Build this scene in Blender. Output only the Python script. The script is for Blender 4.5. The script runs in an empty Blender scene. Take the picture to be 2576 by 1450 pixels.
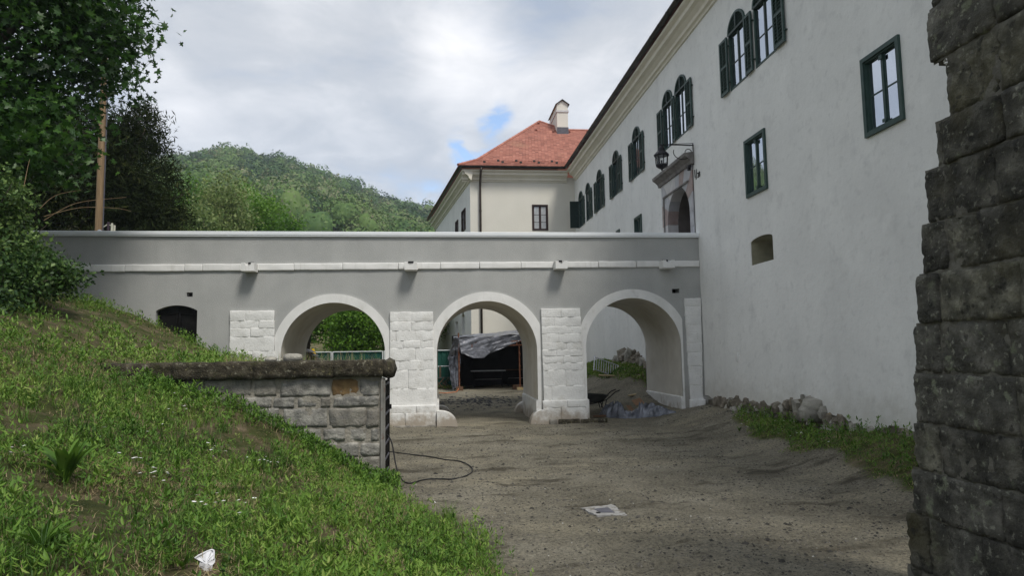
import bpy, math, random
import numpy as np
from mathutils import Vector, Matrix
from mathutils.geometry import tessellate_polygon

# ------------------------------------------------------------------ camera, sky, sun, exposure
S = bpy.context.scene
COL = S.collection
F_, CX_, CY_ = 1712.0, 1288.0, 725.0           # focal length and centre in units of a 2576 px wide frame
def cam_axes(yaw, pitch, roll):
    y, p, r = map(math.radians, (yaw, pitch, roll))
    f = np.array([math.sin(y)*math.cos(p), math.cos(y)*math.cos(p), math.sin(p)])
    r0 = np.array([math.cos(y), -math.sin(y), 0.0]); u0 = np.cross(r0, f)
    return math.cos(r)*r0 - math.sin(r)*u0, math.cos(r)*u0 + math.sin(r)*r0, f
CR, CU, CF = cam_axes(6.0, 5.4, 0.88)
EYE = np.array([0.0, 0.0, 2.0])
cd = bpy.data.cameras.new('camera'); cam = bpy.data.objects.new('camera', cd); COL.objects.link(cam)
cd.sensor_width = 36.0; cd.lens = F_/2576.0*36.0; cd.clip_start = 0.05; cd.clip_end = 6000
mw = Matrix(((CR[0], CU[0], -CF[0], EYE[0]), (CR[1], CU[1], -CF[1], EYE[1]), (CR[2], CU[2], -CF[2], EYE[2]), (0, 0, 0, 1)))
cam.matrix_world = mw
S.camera = cam
S.render.resolution_x, S.render.resolution_y = 1024, 577
S.view_settings.view_transform = 'Standard'; S.view_settings.look = 'None'
S.view_settings.exposure = 1.05; S.view_settings.gamma = 1.0
S.view_settings.use_curve_mapping = False

def ray(x, y):
    return (x-CX_)/F_*CR - (y-CY_)/F_*CU + CF
def onY(x, y, Y): d = ray(x, y); return EYE + d*(Y/d[1])
def onX(x, y, X): d = ray(x, y); return EYE + d*(X/d[0])
def onZ(x, y, Z): d = ray(x, y); return EYE + d*((Z-2.0)/d[2])

SUN_AZ = math.radians(152)      # compass bearing of the sun from +Y, clockwise
SUN_EL = math.radians(56)
W = bpy.data.worlds.new('World'); S.world = W; W.use_nodes = True
nt = W.node_tree; nt.nodes.clear()
def N(t, tree=None, **k):
    n = (tree or nt).nodes.new(t)
    for a, b in k.items(): setattr(n, a, b)
    return n
def build_world():
    L = nt.links.new
    out = N('ShaderNodeOutputWorld')
    sky = N('ShaderNodeTexSky', sky_type='NISHITA'); sky.sun_disc = False
    sky.sun_elevation = SUN_EL; sky.sun_rotation = SUN_AZ; sky.air_density = 1.0; sky.dust_density = 0.6; sky.altitude = 200
    bg1 = N('ShaderNodeBackground'); bg1.inputs['Strength'].default_value = 0.12
    L(sky.outputs[0], bg1.inputs['Color'])
    tc = N('ShaderNodeTexCoord')
    sep = N('ShaderNodeSeparateXYZ'); L(tc.outputs['Generated'], sep.inputs[0])
    def math_(op, a, b=None, c=None):
        m = N('ShaderNodeMath', operation=op)
        for i, v in enumerate((a, b, c)):
            if v is None: continue
            if isinstance(v, (int, float)): m.inputs[i].default_value = v
            else: L(v, m.inputs[i])
        return m.outputs[0]
    zc = math_('ADD', math_('MAXIMUM', sep.outputs[2], 0.0), 0.22)
    cmb = N('ShaderNodeCombineXYZ')
    L(math_('DIVIDE', sep.outputs[0], zc), cmb.inputs[0]); L(math_('DIVIDE', sep.outputs[1], zc), cmb.inputs[1])
    cmb.inputs[2].default_value = 3.7
    def noise(scale, detail, rough, dist=0.0):
        n = N('ShaderNodeTexNoise'); n.inputs['Scale'].default_value = scale; n.inputs['Detail'].default_value = detail
        n.inputs['Roughness'].default_value = rough; n.inputs['Distortion'].default_value = dist
        L(cmb.outputs[0], n.inputs['Vector']); return n.outputs[0]
    big = noise(0.75, 5, 0.5, 0.3); mid = noise(2.0, 8, 0.58, 0.4)
    def spot(px, py, width, sx=1.0):      # a soft patch of the sky round one direction
        d = ray(px, py); d = d/np.linalg.norm(d)
        vd = N('ShaderNodeVectorMath', operation='DISTANCE'); L(tc.outputs['Generated'], vd.inputs[0]); vd.inputs[1].default_value = tuple(d)
        r = N('ShaderNodeMapRange', interpolation_type='SMOOTHERSTEP'); L(vd.outputs['Value'], r.inputs['Value'])
        r.inputs['From Min'].default_value = 0.0; r.inputs['From Max'].default_value = width
        r.inputs['To Min'].default_value = 1.0; r.inputs['To Max'].default_value = 0.0
        return r.outputs[0]
    # brightness of the cloud deck
    t = math_('ADD', math_('ADD', math_('MULTIPLY', big, 0.42), math_('MULTIPLY', mid, 0.36)), math_('MULTIPLY', noise(5.0, 9, 0.66, 0.6), 0.22))
    t = math_('ADD', t, math_('MULTIPLY', spot(1200, 140, 0.17), 0.16))
    t = math_('ADD', t, math_('MULTIPLY', spot(1470, 270, 0.14), 0.07))
    t = math_('ADD', t, math_('MULTIPLY', spot(420, 245, 0.08), 0.08))
    t = math_('ADD', t, math_('MULTIPLY', spot(1330, 20, 0.10), -0.10))
    ramp = N('ShaderNodeValToRGB'); cr = ramp.color_ramp
    cr.elements[0].position = 0.38; cr.elements[0].color = (0.40, 0.45, 0.53, 1)
    cr.elements[1].position = 0.68; cr.elements[1].color = (0.98, 0.98, 1.0, 1)
    e = cr.elements.new(0.5); e.color = (0.58, 0.61, 0.66, 1)
    L(t, ramp.inputs[0])
    # toward the horizon the deck turns bluer
    bl = N('ShaderNodeMapRange'); L(sep.outputs[2], bl.inputs['Value'])
    bl.inputs['From Min'].default_value = 0.10; bl.inputs['From Max'].default_value = 0.42
    bl.inputs['To Min'].default_value = 0.45; bl.inputs['To Max'].default_value = 0.0
    mx = N('ShaderNodeMix', data_type='RGBA'); L(bl.outputs[0], mx.inputs['Factor'])
    L(ramp.outputs[0], mx.inputs['A']); mx.inputs['B'].default_value = (0.44, 0.56, 0.74, 1)
    bg2 = N('ShaderNodeBackground'); bg2.inputs['Strength'].default_value = 0.57
    L(mx.outputs['Result'], bg2.inputs['Color'])
    # cover: nearly closed, a few blue rents
    c = math_('ADD', math_('MULTIPLY', mid, 0.7), math_('MULTIPLY', big, 0.3))
    fine = noise(7.0, 8, 0.6, 0.6)
    wisp = math_('MULTIPLY', math_('SUBTRACT', fine, 0.30), 3.4)
    for a_ in ((1150, 345, 0.030, 0.36), (1162, 385, 0.034, 0.40), (1260, 290, 0.034, 0.34), (1225, 322, 0.032, 0.34), (1240, 385, 0.040, 0.30), (1085, 512, 0.045, 0.20), (1190, 420, 0.04, 0.14)):
        c = math_('SUBTRACT', c, math_('MULTIPLY', math_('MULTIPLY', spot(*a_[:3]), a_[3]), wisp))
    cov = N('ShaderNodeMapRange', interpolation_type='SMOOTHSTEP'); L(c, cov.inputs['Value'])
    cov.inputs['From Min'].default_value = 0.14; cov.inputs['From Max'].default_value = 0.47
    ms = N('ShaderNodeMixShader'); L(cov.outputs[0], ms.inputs[0]); L(bg1.outputs[0], ms.inputs[1]); L(bg2.outputs[0], ms.inputs[2])
    L(ms.outputs[0], out.inputs['Surface'])
build_world()
sl = bpy.data.lights.new('sun', 'SUN'); sl.energy = 1.45; sl.angle = math.radians(16); sl.color = (1.0, 0.96, 0.89)
so = bpy.data.objects.new('sun', sl); COL.objects.link(so)
sd = Vector((math.sin(SUN_AZ)*math.cos(SUN_EL), math.cos(SUN_AZ)*math.cos(SUN_EL), math.sin(SUN_EL)))
so.rotation_euler = sd.to_track_quat('Z', 'Y').to_euler(); so.location = (0, -20, 40)

# ------------------------------------------------------------------ noise
rng = np.random.default_rng(7)
random.seed(7)
def _h(ix, iy, iz):
    n = (ix.astype(np.int64)*374761393 + iy.astype(np.int64)*668265263 + iz.astype(np.int64)*1274126177) & 0xffffffff
    n = ((n ^ (n >> 13))*1103515245 + 12345) & 0xffffffff
    n = ((n ^ (n >> 15))*668265263) & 0xffffffff
    n = n ^ (n >> 16)
    return (n & 0xffffff)/float(0x7fffff) - 1.0
def vn(x, y, z=0.0):
    x = np.asarray(x, float); y = np.asarray(y, float); z = np.asarray(z, float) + 0*x
    ix, iy, iz = np.floor(x), np.floor(y), np.floor(z)
    fx, fy, fz = x-ix, y-iy, z-iz
    fx, fy, fz = [f*f*(3-2*f) for f in (fx, fy, fz)]
    r = 0
    for a in (0, 1):
        for b in (0, 1):
            for c in (0, 1):
                w = (fx if a else 1-fx)*(fy if b else 1-fy)*(fz if c else 1-fz)
                r = r + w*_h(ix+a, iy+b, iz+c)
    return r
def fbm(x, y, z=0.0, o=4, g=0.5):
    r = 0; a = 1.0; s = 1.0; t = 0
    for i in range(o):
        r = r + a*vn(x*s+17.3*i, y*s-9.1*i, np.asarray(z)*s+5.7*i); t += a; a *= g; s *= 2.03
    return r/t
def sstep(a, b, x):
    t = np.clip((np.asarray(x, float)-a)/(b-a), 0, 1); return t*t*(3-2*t)

# ------------------------------------------------------------------ mesh helpers
class Fr:
    """local frame: u along, v up, w out of the wall"""
    def __init__(s, o, u, w): s.o = np.array(o, float); s.u = np.array(u, float); s.w = np.array(w, float)
    def __call__(s, u, v, w): return s.o + s.u*u + s.w*w + np.array([0, 0, v])
WORLD = Fr((0, 0, 0), (1, 0, 0), (0, -1, 0))
class MB:
    def __init__(s, fr=None): s.v = []; s.f = []; s.fr = fr; s.c = []
    def P(s, u, v, w): return tuple(s.fr(u, v, w)) if s.fr else (u, v, w)
    def add(s, vs, fs, col=0.0):
        b = len(s.v); s.v.extend([tuple(map(float, p)) for p in vs]); s.f.extend([tuple(b+i for i in f) for f in fs]); s.c.extend([col]*len(vs))
    def box(s, a0, a1, b0, b1, c0, c1, col=0.0):
        """frame box u,v,w; with no frame plain x,y,z"""
        a0, a1 = min(a0, a1), max(a0, a1); b0, b1 = min(b0, b1), max(b0, b1); c0, c1 = min(c0, c1), max(c0, c1)
        vs = [s.P(a, b, c) for a in (a0, a1) for b in (b0, b1) for c in (c0, c1)]
        s.add(vs, [(0, 1, 3, 2), (4, 6, 7, 5), (0, 4, 5, 1), (2, 3, 7, 6), (0, 2, 6, 4), (1, 5, 7, 3)], col)
    def quad(s, *p, col=0.0): s.add(p, [tuple(range(len(p)))], col)
    def prism(s, poly, w0, w1, back=True, col=0.0):
        n = len(poly)
        tr = tessellate_polygon([[Vector((p[0], p[1], 0)) for p in poly]])
        vs = [s.P(p[0], p[1], w0) for p in poly] + [s.P(p[0], p[1], w1) for p in poly]
        fs = [tuple(n+i for i in t) for t in tr]
        if back: fs += [tuple(reversed(t)) for t in tr]
        fs += [(i, (i+1) % n, n+(i+1) % n, n+i) for i in range(n)]
        s.add(vs, fs, col)
    def holed(s, outer, holes, w=0.0):
        polys = [outer]+holes; flat = [p for q in polys for p in q]
        tr = tessellate_polygon([[Vector((p[0], p[1], 0)) for p in q] for q in polys])
        s.add([s.P(p[0], p[1], w) for p in flat], [tuple(t) for t in tr])
    def reveal(s, poly, w0, w1, close=True):
        n = len(poly); vs = [s.P(p[0], p[1], w0) for p in poly]+[s.P(p[0], p[1], w1) for p in poly]
        s.add(vs, [(i, (i+1) % n, n+(i+1) % n, n+i) for i in range(n if close else n-1)])
    def tube(s, pts, r, n=8, cap=True, col=0.0):
        pts = [Vector(p) for p in pts]; m = len(pts)
        rs = r if hasattr(r, '__len__') else [r]*m
        vs = []; up = Vector((0.13, 0.21, 0.97))
        for i, p in enumerate(pts):
            t = (pts[min(i+1, m-1)]-pts[max(i-1, 0)]).normalized()
            a = t.cross(up)
            if a.length < 0.05: a = t.cross(Vector((1, 0, 0)))
            a.normalize(); b = t.cross(a)
            for k in range(n):
                q = 2*math.pi*k/n; vs.append(p+(a*math.cos(q)+b*math.sin(q))*rs[i])
        fs = [(i*n+k, i*n+(k+1) % n, (i+1)*n+(k+1) % n, (i+1)*n+k) for i in range(m-1) for k in range(n)]
        if cap: fs += [tuple(reversed(range(n))), tuple(range((m-1)*n, m*n))]
        s.add(vs, fs, col)
    def profile(s, prof, u0, u1, du=None):
        """extrude a (w,v) profile along u"""
        us = [u0, u1] if not du else list(np.linspace(u0, u1, max(2, int(abs(u1-u0)/du))))
        n = len(prof); vs = [s.P(u, p[1], p[0]) for u in us for p in prof]
        fs = [(i*n+k, i*n+(k+1) % n, (i+1)*n+(k+1) % n, (i+1)*n+k) for i in range(len(us)-1) for k in range(n)]
        fs += [tuple(range(n)), tuple(reversed(range((len(us)-1)*n, len(us)*n)))]
        s.add(vs, fs)
def lathe(mb, prof, cx, cy, n=12):
    vs = [(cx+r*math.cos(2*math.pi*k/n), cy+r*math.sin(2*math.pi*k/n), z) for r, z in prof for k in range(n)]
    m = len(prof)
    fs = [(i*n+k, i*n+(k+1) % n, (i+1)*n+(k+1) % n, (i+1)*n+k) for i in range(m-1) for k in range(n)]
    fs += [tuple(reversed(range(n))), tuple(range((m-1)*n, m*n))]
    mb.add(vs, fs)
def rough_box(mb, a0, a1, b0, b1, c0, c1, seg=(4, 4, 2), rad=0.03, amp=0.01, fs=4.0, seed=0.0, col=0.0, fine=0.0, warp=0.0):
    """box with rounded edges and lumpy faces, in the frame of mb"""
    nx, ny, nz = seg; idx = {}; P = []; Fc = []
    def vid(i, j, k):
        key = (i, j, k)
        if key not in idx: idx[key] = len(P); P.append((i/nx, j/ny, k/nz))
        return idx[key]
    for i in range(nx):
        for j in range(ny):
            Fc.append((vid(i, j, nz), vid(i+1, j, nz), vid(i+1, j+1, nz), vid(i, j+1, nz)))
            Fc.append((vid(i, j, 0), vid(i, j+1, 0), vid(i+1, j+1, 0), vid(i+1, j, 0)))
    for i in range(nx):
        for k in range(nz):
            Fc.append((vid(i, 0, k), vid(i+1, 0, k), vid(i+1, 0, k+1), vid(i, 0, k+1)))
            Fc.append((vid(i, ny, k), vid(i, ny, k+1), vid(i+1, ny, k+1), vid(i+1, ny, k)))
    for j in range(ny):
        for k in range(nz):
            Fc.append((vid(0, j, k), vid(0, j, k+1), vid(0, j+1, k+1), vid(0, j+1, k)))
            Fc.append((vid(nx, j, k), vid(nx, j+1, k), vid(nx, j+1, k+1), vid(nx, j, k+1)))
    P = np.array(P); h = np.array([a1-a0, b1-b0, c1-c0])/2; c = np.array([a0+a1, b0+b1, c0+c1])/2
    # pull the outer rows of the grid close to the edges so that the rounding stays narrow
    Q = (P*2-1); r = min(rad, *(abs(h)*0.9))
    for ax, n in enumerate((nx, ny, nz)):
        if n > 2:
            lim = max(0.05, 1-2.2*r/abs(h[ax])); q = Q[:, ax]
            inner = np.abs(q) < 0.999
            q[inner] = q[inner]*lim/(1-2.0/n)
            Q[:, ax] = np.clip(q, -1, 1)
    p = Q*h; inn = np.clip(p, -(h-r), h-r); d = p-inn; ln = np.linalg.norm(d, axis=1, keepdims=True); ln[ln == 0] = 1
    nn = d/ln; p = inn+nn*np.minimum(ln, r)
    q = p+c
    nz_ = fbm(q[:, 0]*fs+seed*3.1, q[:, 1]*fs-seed*1.7, q[:, 2]*fs+seed, 3)
    if fine: nz_ = nz_ + fine*fbm(q[:, 0]*fs*5+seed, q[:, 1]*fs*5, q[:, 2]*fs*5, 3)
    q = q+nn*(nz_*amp)[:, None]
    if warp: q = q+warp*np.stack([fbm(q[:, 0]*fs*0.5+k_*9+seed, q[:, 1]*fs*0.5+k_, q[:, 2]*fs*0.5-seed, 2) for k_ in range(3)], 1)
    mb.add([mb.P(*t) for t in q], Fc, col)

def rough_sheet(mb, u0, u1, v0, v1, w, st=0.05, amp=0.008, fs=7.0, seed=0.0):
    nu = max(2, int((u1-u0)/st)); nv = max(2, int((v1-v0)/st)); U_, V_ = np.meshgrid(np.linspace(u0, u1, nu), np.linspace(v0, v1, nv))
    Wn = w+amp*fbm(U_*fs+seed, V_*fs, seed, 4); a = [(j*nu+i) for j in range(nv-1) for i in range(nu-1)]
    mb.add([mb.P(u, v, w_) for u, v, w_ in zip(U_.ravel(), V_.ravel(), Wn.ravel())], [(q, q+1, q+nu+1, q+nu) for q in a])
def mesh_from(name, V, Fs, mat=None, smooth=False, col=None):
    me = bpy.data.meshes.new(name)
    me.from_pydata([tuple(p) for p in V], [], [tuple(f) for f in Fs])
    if mat: me.materials.append(mat)
    if smooth: me.polygons.foreach_set('use_smooth', [True]*len(me.polygons))
    if col is not None:
        a = me.attributes.new('v', 'FLOAT', 'POINT'); a.data.foreach_set('value', np.asarray(col, np.float32))
    me.update(); return me
def fast_mesh(name, V, Fn, k, mat, col=None, smooth=False):
    """V (n,3), Fn (m,k) numpy arrays"""
    me = bpy.data.meshes.new(name); n = len(V); m = len(Fn)
    me.vertices.add(n); me.vertices.foreach_set('co', np.asarray(V, np.float32).ravel())
    me.loops.add(m*k); me.loops.foreach_set('vertex_index', np.asarray(Fn, np.int32).ravel())
    me.polygons.add(m); me.polygons.foreach_set('loop_start', np.arange(0, m*k, k, dtype=np.int32))
    me.polygons.foreach_set('loop_total', np.full(m, k, np.int32))
    if smooth: me.polygons.foreach_set('use_smooth', np.ones(m, bool))
    me.materials.append(mat)
    if col is not None:
        a = me.attributes.new('v', 'FLOAT', 'POINT'); a.data.foreach_set('value', np.asarray(col, np.float32))
    me.update(calc_edges=True); return me
def root_of(o):
    while o.parent: o = o.parent
    return o
def thing(name, label, cat, loc=(0, 0, 0), group=None):
    o = bpy.data.objects.new(name, None); COL.objects.link(o); o.location = tuple(map(float, loc)); o.empty_display_size = 0.3
    o['label'] = label; o['category'] = cat
    if group: o['group'] = group
    return o
def tag(o, label=None, cat=None, group=None, kind=None):
    if label: o['label'] = label
    if cat: o['category'] = cat
    if group: o['group'] = group
    if kind: o['kind'] = kind
    return o
def part(name, mb, mat, parent=None, smooth=False, label=None, usecol=False):
    L = np.array(root_of(parent).location) if parent else np.zeros(3)
    V = np.array(mb.v)-L
    me = mesh_from(name, V, mb.f, mat, smooth, mb.c if usecol else None)
    o = bpy.data.objects.new(name, me); COL.objects.link(o)
    if parent: o.parent = parent
    if label: o['label'] = label
    return o
def solo(name, mb, mat, label, cat, loc, smooth=False, group=None):
    """a thing that is one mesh, origin at loc"""
    V = np.array(mb.v)-np.array(loc)
    o = bpy.data.objects.new(name, mesh_from(name, V, mb.f, mat, smooth)); COL.objects.link(o); o.location = tuple(map(float, loc))
    return tag(o, label, cat, group)
def link_mesh(name, me, parent=None, loc=(0, 0, 0)):
    o = bpy.data.objects.new(name, me); COL.objects.link(o); o.location = tuple(map(float, loc))
    if parent: o.parent = parent
    return o

# ------------------------------------------------------------------ materials
MT = {}
def material(name, stops, scale=3.0, detail=6, rough=0.85, bump=0.2, bscale=40.0, bdist=0.01, metal=0.0, spec=0.3,
             spots=None, streak=None, attr=None, stretch=(1, 1, 1), trans=0.0, ground=None, dirt=None):
    m = bpy.data.materials.new(name); m.use_nodes = True; t = m.node_tree; t.nodes.clear(); L = t.links.new
    out = N('ShaderNodeOutputMaterial', t); b = N('ShaderNodeBsdfPrincipled', t)
    b.inputs['Roughness'].default_value = rough; b.inputs['Metallic'].default_value = metal; b.inputs['Specular IOR Level'].default_value = spec
    tc = N('ShaderNodeTexCoord', t); mp = N('ShaderNodeMapping', t); mp.inputs['Scale'].default_value = stretch
    L(tc.outputs['Object'], mp.inputs[0])
    def noise(sc, de, ro=0.55, src=None):
        n = N('ShaderNodeTexNoise', t); n.inputs['Scale'].default_value = sc; n.inputs['Detail'].default_value = de; n.inputs['Roughness'].default_value = ro
        L(src or mp.outputs[0], n.inputs['Vector']); return n.outputs[0]
    if attr:
        at = N('ShaderNodeAttribute', t); at.attribute_name = 'v'; fac = at.outputs['Fac']
        if attr == 'mix':
            ad = N('ShaderNodeMath', t, operation='MULTIPLY_ADD'); L(noise(scale, detail), ad.inputs[0]); ad.inputs[1].default_value = 0.5
            L(fac, ad.inputs[2]); s2 = N('ShaderNodeMath', t, operation='SUBTRACT'); L(ad.outputs[0], s2.inputs[0]); s2.inputs[1].default_value = 0.25; fac = s2.outputs[0]
    else: fac = noise(scale, detail)
    rp = N('ShaderNodeValToRGB', t); cr = rp.color_ramp
    while len(cr.elements) < len(stops): cr.elements.new(0.5)
    for e, (p, c) in zip(cr.elements, stops): e.position = p; e.color = (*c, 1)
    L(fac, rp.inputs[0]); colr = rp.outputs[0]
    def over(colr, mask, c):
        mx = N('ShaderNodeMix', t, data_type='RGBA'); L(mask, mx.inputs['Factor']); L(colr, mx.inputs['A']); mx.inputs['B'].default_value = (*c, 1); return mx.outputs['Result']
    def band(v, a, bb):
        r = N('ShaderNodeMapRange', t, interpolation_type='SMOOTHSTEP'); L(v, r.inputs['Value']); r.inputs['From Min'].default_value = a; r.inputs['From Max'].default_value = bb; return r.outputs[0]
    for sp in (spots or []):     # (scale, threshold a, b, colour, strength)
        k = N('ShaderNodeMath', t, operation='MULTIPLY'); L(band(noise(sp[0], 5, 0.6), sp[1], sp[2]), k.inputs[0]); k.inputs[1].default_value = sp[4]
        colr = over(colr, k.outputs[0], sp[3])
    if streak:                   # vertical weather streaks (scale, a, b, colour, strength)
        m2 = N('ShaderNodeMapping', t); m2.inputs['Scale'].default_value = (1, 1, 0.09); L(tc.outputs['Object'], m2.inputs[0])
        k = N('ShaderNodeMath', t, operation='MULTIPLY'); L(band(noise(streak[0], 6, 0.6, m2.outputs[0]), streak[1], streak[2]), k.inputs[0]); k.inputs[1].default_value = streak[4]
        colr = over(colr, k.outputs[0], streak[3])
    if dirt:                     # splash of soil on the lowest part (z0, z1, colour, strength)
        sp = N('ShaderNodeSeparateXYZ', t); L(tc.outputs['Object'], sp.inputs[0])
        ns = N('ShaderNodeMath', t, operation='MULTIPLY_ADD'); L(noise(3.5, 6, 0.65), ns.inputs[0]); ns.inputs[1].default_value = -1.3; L(sp.outputs[2], ns.inputs[2])
        k = N('ShaderNodeMath', t, operation='MULTIPLY'); L(band(ns.outputs[0], dirt[0]-0.65, dirt[1]-0.65), k.inputs[0]); k.inputs[1].default_value = dirt[3]
        colr = over(colr, k.outputs[0], dirt[2])
    L(colr, b.inputs['Base Color'])
    if bump:
        bn = N('ShaderNodeBump', t); bn.inputs['Strength'].default_value = bump; bn.inputs['Distance'].default_value = bdist
        L(noise(bscale, 6, 0.65), bn.inputs['Height']); L(bn.outputs[0], b.inputs['Normal'])
    sh = b.outputs[0]
    if trans:
        tr = N('ShaderNodeBsdfTranslucent', t); L(colr, tr.inputs['Color'])
        ms = N('ShaderNodeMixShader', t); ms.inputs[0].default_value = trans; L(sh, ms.inputs[1]); L(tr.outputs[0], ms.inputs[2]); sh = ms.outputs[0]
    L(sh, out.inputs['Surface']); MT[name] = m; return m

def g(x, k=1.0): return (x, x, x*k)
material('grey_plaster', [(0.3, (0.36, 0.363, 0.352)), (0.7, (0.43, 0.432, 0.415))], 1.3, 9, 0.92, 0.7, 40, 0.016,
         streak=(2.4, 0.50, 0.75, (0.31, 0.31, 0.295), 0.30), dirt=(1.1, 0.2, (0.22, 0.19, 0.14), 0.6))
material('white_paint', [(0.3, (0.68, 0.675, 0.65)), (0.7, (0.80, 0.79, 0.765))], 2.0, 6, 0.85, 0.35, 30, 0.010,
         spots=[(3.0, 0.55, 0.7, (0.60, 0.59, 0.55), 0.6)], streak=(6.0, 0.55, 0.72, (0.55, 0.54, 0.50), 0.45), dirt=(0.5, 0.1, (0.34, 0.28, 0.2), 0.6))
material('white_stone', [(0.3, (0.68, 0.675, 0.65)), (0.7, (0.80, 0.795, 0.77))], 3.0, 8, 0.9, 0.7, 22, 0.02,
         spots=[(2.5, 0.55, 0.7, (0.60, 0.585, 0.54), 0.6), (12, 0.60, 0.68, (0.50, 0.48, 0.43), 0.5)], dirt=(0.50, 0.05, (0.30, 0.24, 0.17), 0.8))
material('coping_paint', [(0.3, (0.72, 0.75, 0.77)), (0.7, (0.80, 0.82, 0.83))], 1.0, 4, 0.7, 0.15, 25, 0.006)
material('vault_plaster', [(0.3, (0.60, 0.57, 0.51)), (0.7, (0.70, 0.67, 0.60))], 2.2, 8, 0.92, 0.3, 35, 0.01,
         spots=[(1.3, 0.5, 0.7, (0.52, 0.47, 0.38), 0.5)])
material('facade_plaster', [(0.25, (0.72, 0.72, 0.695)), (0.75, (0.84, 0.84, 0.81))], 0.7, 9, 0.93, 0.35, 7, 0.03,
         spots=[(1.6, 0.55, 0.78, (0.58, 0.58, 0.565), 0.6), (4.0, 0.54, 0.70, (0.62, 0.62, 0.60), 0.5), (11.0, 0.56, 0.68, (0.66, 0.66, 0.64), 0.4), (0.9, 0.60, 0.66, (0.86, 0.86, 0.83), 0.4)], streak=(1.4, 0.5, 0.8, (0.62, 0.62, 0.60), 0.4), dirt=(1.5, 0.5, (0.46, 0.43, 0.36), 0.45))
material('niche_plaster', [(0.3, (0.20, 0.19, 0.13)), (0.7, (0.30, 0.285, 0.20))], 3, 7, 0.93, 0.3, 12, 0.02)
material('wing_plaster', [(0.25, (0.66, 0.635, 0.56)), (0.75, (0.73, 0.70, 0.62))], 0.8, 7, 0.93, 0.3, 12, 0.02)
material('cornice_paint', [(0.3, (0.66, 0.62, 0.52)), (0.7, (0.75, 0.71, 0.61))], 1.5, 6, 0.8, 0.15, 20, 0.01)
material('gutter_metal', [(0.3, (0.035, 0.032, 0.030)), (0.7, (0.06, 0.055, 0.05))], 4, 4, 0.45, 0.1, 20, 0.003, metal=0.6)
material('downpipe_metal', [(0.3, (0.05, 0.04, 0.035)), (0.7, (0.09, 0.07, 0.06))], 4, 4, 0.4, 0.1, 20, 0.003, metal=0.5)
material('green_paint', [(0.3, (0.028, 0.058, 0.050)), (0.7, (0.045, 0.080, 0.070))], 6, 5, 0.5, 0.15, 60, 0.003)
material('green_dark', [(0.3, (0.018, 0.036, 0.031)), (0.7, (0.03, 0.05, 0.045))], 6, 5, 0.5, 0.15, 60, 0.003)
material('brown_paint', [(0.3, (0.028, 0.014, 0.013)), (0.7, (0.045, 0.025, 0.022))], 6, 5, 0.5, 0.1, 60, 0.003)
material('roof_tile', [(0.0, (0.24, 0.105, 0.080)), (0.5, (0.37, 0.155, 0.115)), (1.0, (0.47, 0.215, 0.16))], 1.2, 6, 0.85, 0.3, 30, 0.01, attr='mix',
         spots=[(0.5, 0.55, 0.75, (0.33, 0.20, 0.13), 0.45)])
material('lantern_iron', [(0.3, (0.012, 0.012, 0.014)), (0.7, (0.025, 0.025, 0.028))], 8, 4, 0.45, 0.1, 40, 0.002, metal=0.4)
material('black_steel', [(0.3, (0.006, 0.006, 0.007)), (0.7, (0.013, 0.012, 0.012))], 8, 6, 0.4, 0.15, 30, 0.003, metal=0.2)
material('marble_grey', [(0.3, (0.36, 0.36, 0.38)), (0.7, (0.52, 0.52, 0.54))], 3, 8, 0.6, 0.2, 20, 0.01)
material('marble_pink', [(0.3, (0.28, 0.21, 0.195)), (0.7, (0.42, 0.34, 0.32))], 4, 8, 0.6, 0.2, 20, 0.01)
material('marble_pale', [(0.3, (0.50, 0.48, 0.48)), (0.7, (0.62, 0.61, 0.60))], 4, 8, 0.6, 0.2, 20, 0.01)
material('hood_stone', [(0.3, (0.13, 0.12, 0.115)), (0.7, (0.25, 0.235, 0.22))], 5, 8, 0.85, 0.5, 30, 0.015)
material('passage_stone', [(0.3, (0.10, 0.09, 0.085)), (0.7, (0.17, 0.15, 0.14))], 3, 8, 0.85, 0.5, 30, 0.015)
material('door_wood', [(0.3, (0.07, 0.04, 0.025)), (0.7, (0.13, 0.08, 0.05))], 6, 8, 0.6, 0.3, 20, 0.01, stretch=(1, 6, 0.6))
material('dark_stone', [(0.3, (0.036, 0.035, 0.030)), (0.5, (0.115, 0.111, 0.093)), (0.70, (0.28, 0.268, 0.228))], 4.5, 12, 0.93, 1.0, 34, 0.035,
         spots=[(6.5, 0.57, 0.66, (0.24, 0.26, 0.18), 0.8), (16.0, 0.58, 0.66, (0.36, 0.36, 0.29), 0.75), (1.1, 0.52, 0.68, (0.06, 0.055, 0.02), 0.55), (9.0, 0.58, 0.66, (0.018, 0.018, 0.016), 0.7)])
for _k, _f, _t in (('dark_stone_b', 0.72, 1.0), ('dark_stone_c', 1.3, 0.93)):
    material(_k, [(0.3, (0.036*_f, 0.035*_f, 0.030*_f*_t)), (0.5, (0.115*_f, 0.111*_f, 0.093*_f*_t)), (0.70, (0.27*_f, 0.258*_f, 0.215*_f*_t))], 4.0 if _f < 1 else 5.5, 12, 0.93, 1.0, 30, 0.04,
         spots=[(5.0, 0.60, 0.72, (0.22, 0.24, 0.16), 0.55), (22.0, 0.58, 0.68, (0.34, 0.34, 0.27), 0.6), (0.9, 0.50, 0.66, (0.07, 0.06, 0.02), 0.6), (9.0, 0.56, 0.66, (0.018, 0.018, 0.016), 0.7)])
material('dark_mortar', [(0.3, (0.10, 0.095, 0.08)), (0.7, (0.21, 0.20, 0.165))], 6, 8, 0.95, 0.9, 30, 0.03)
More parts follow.
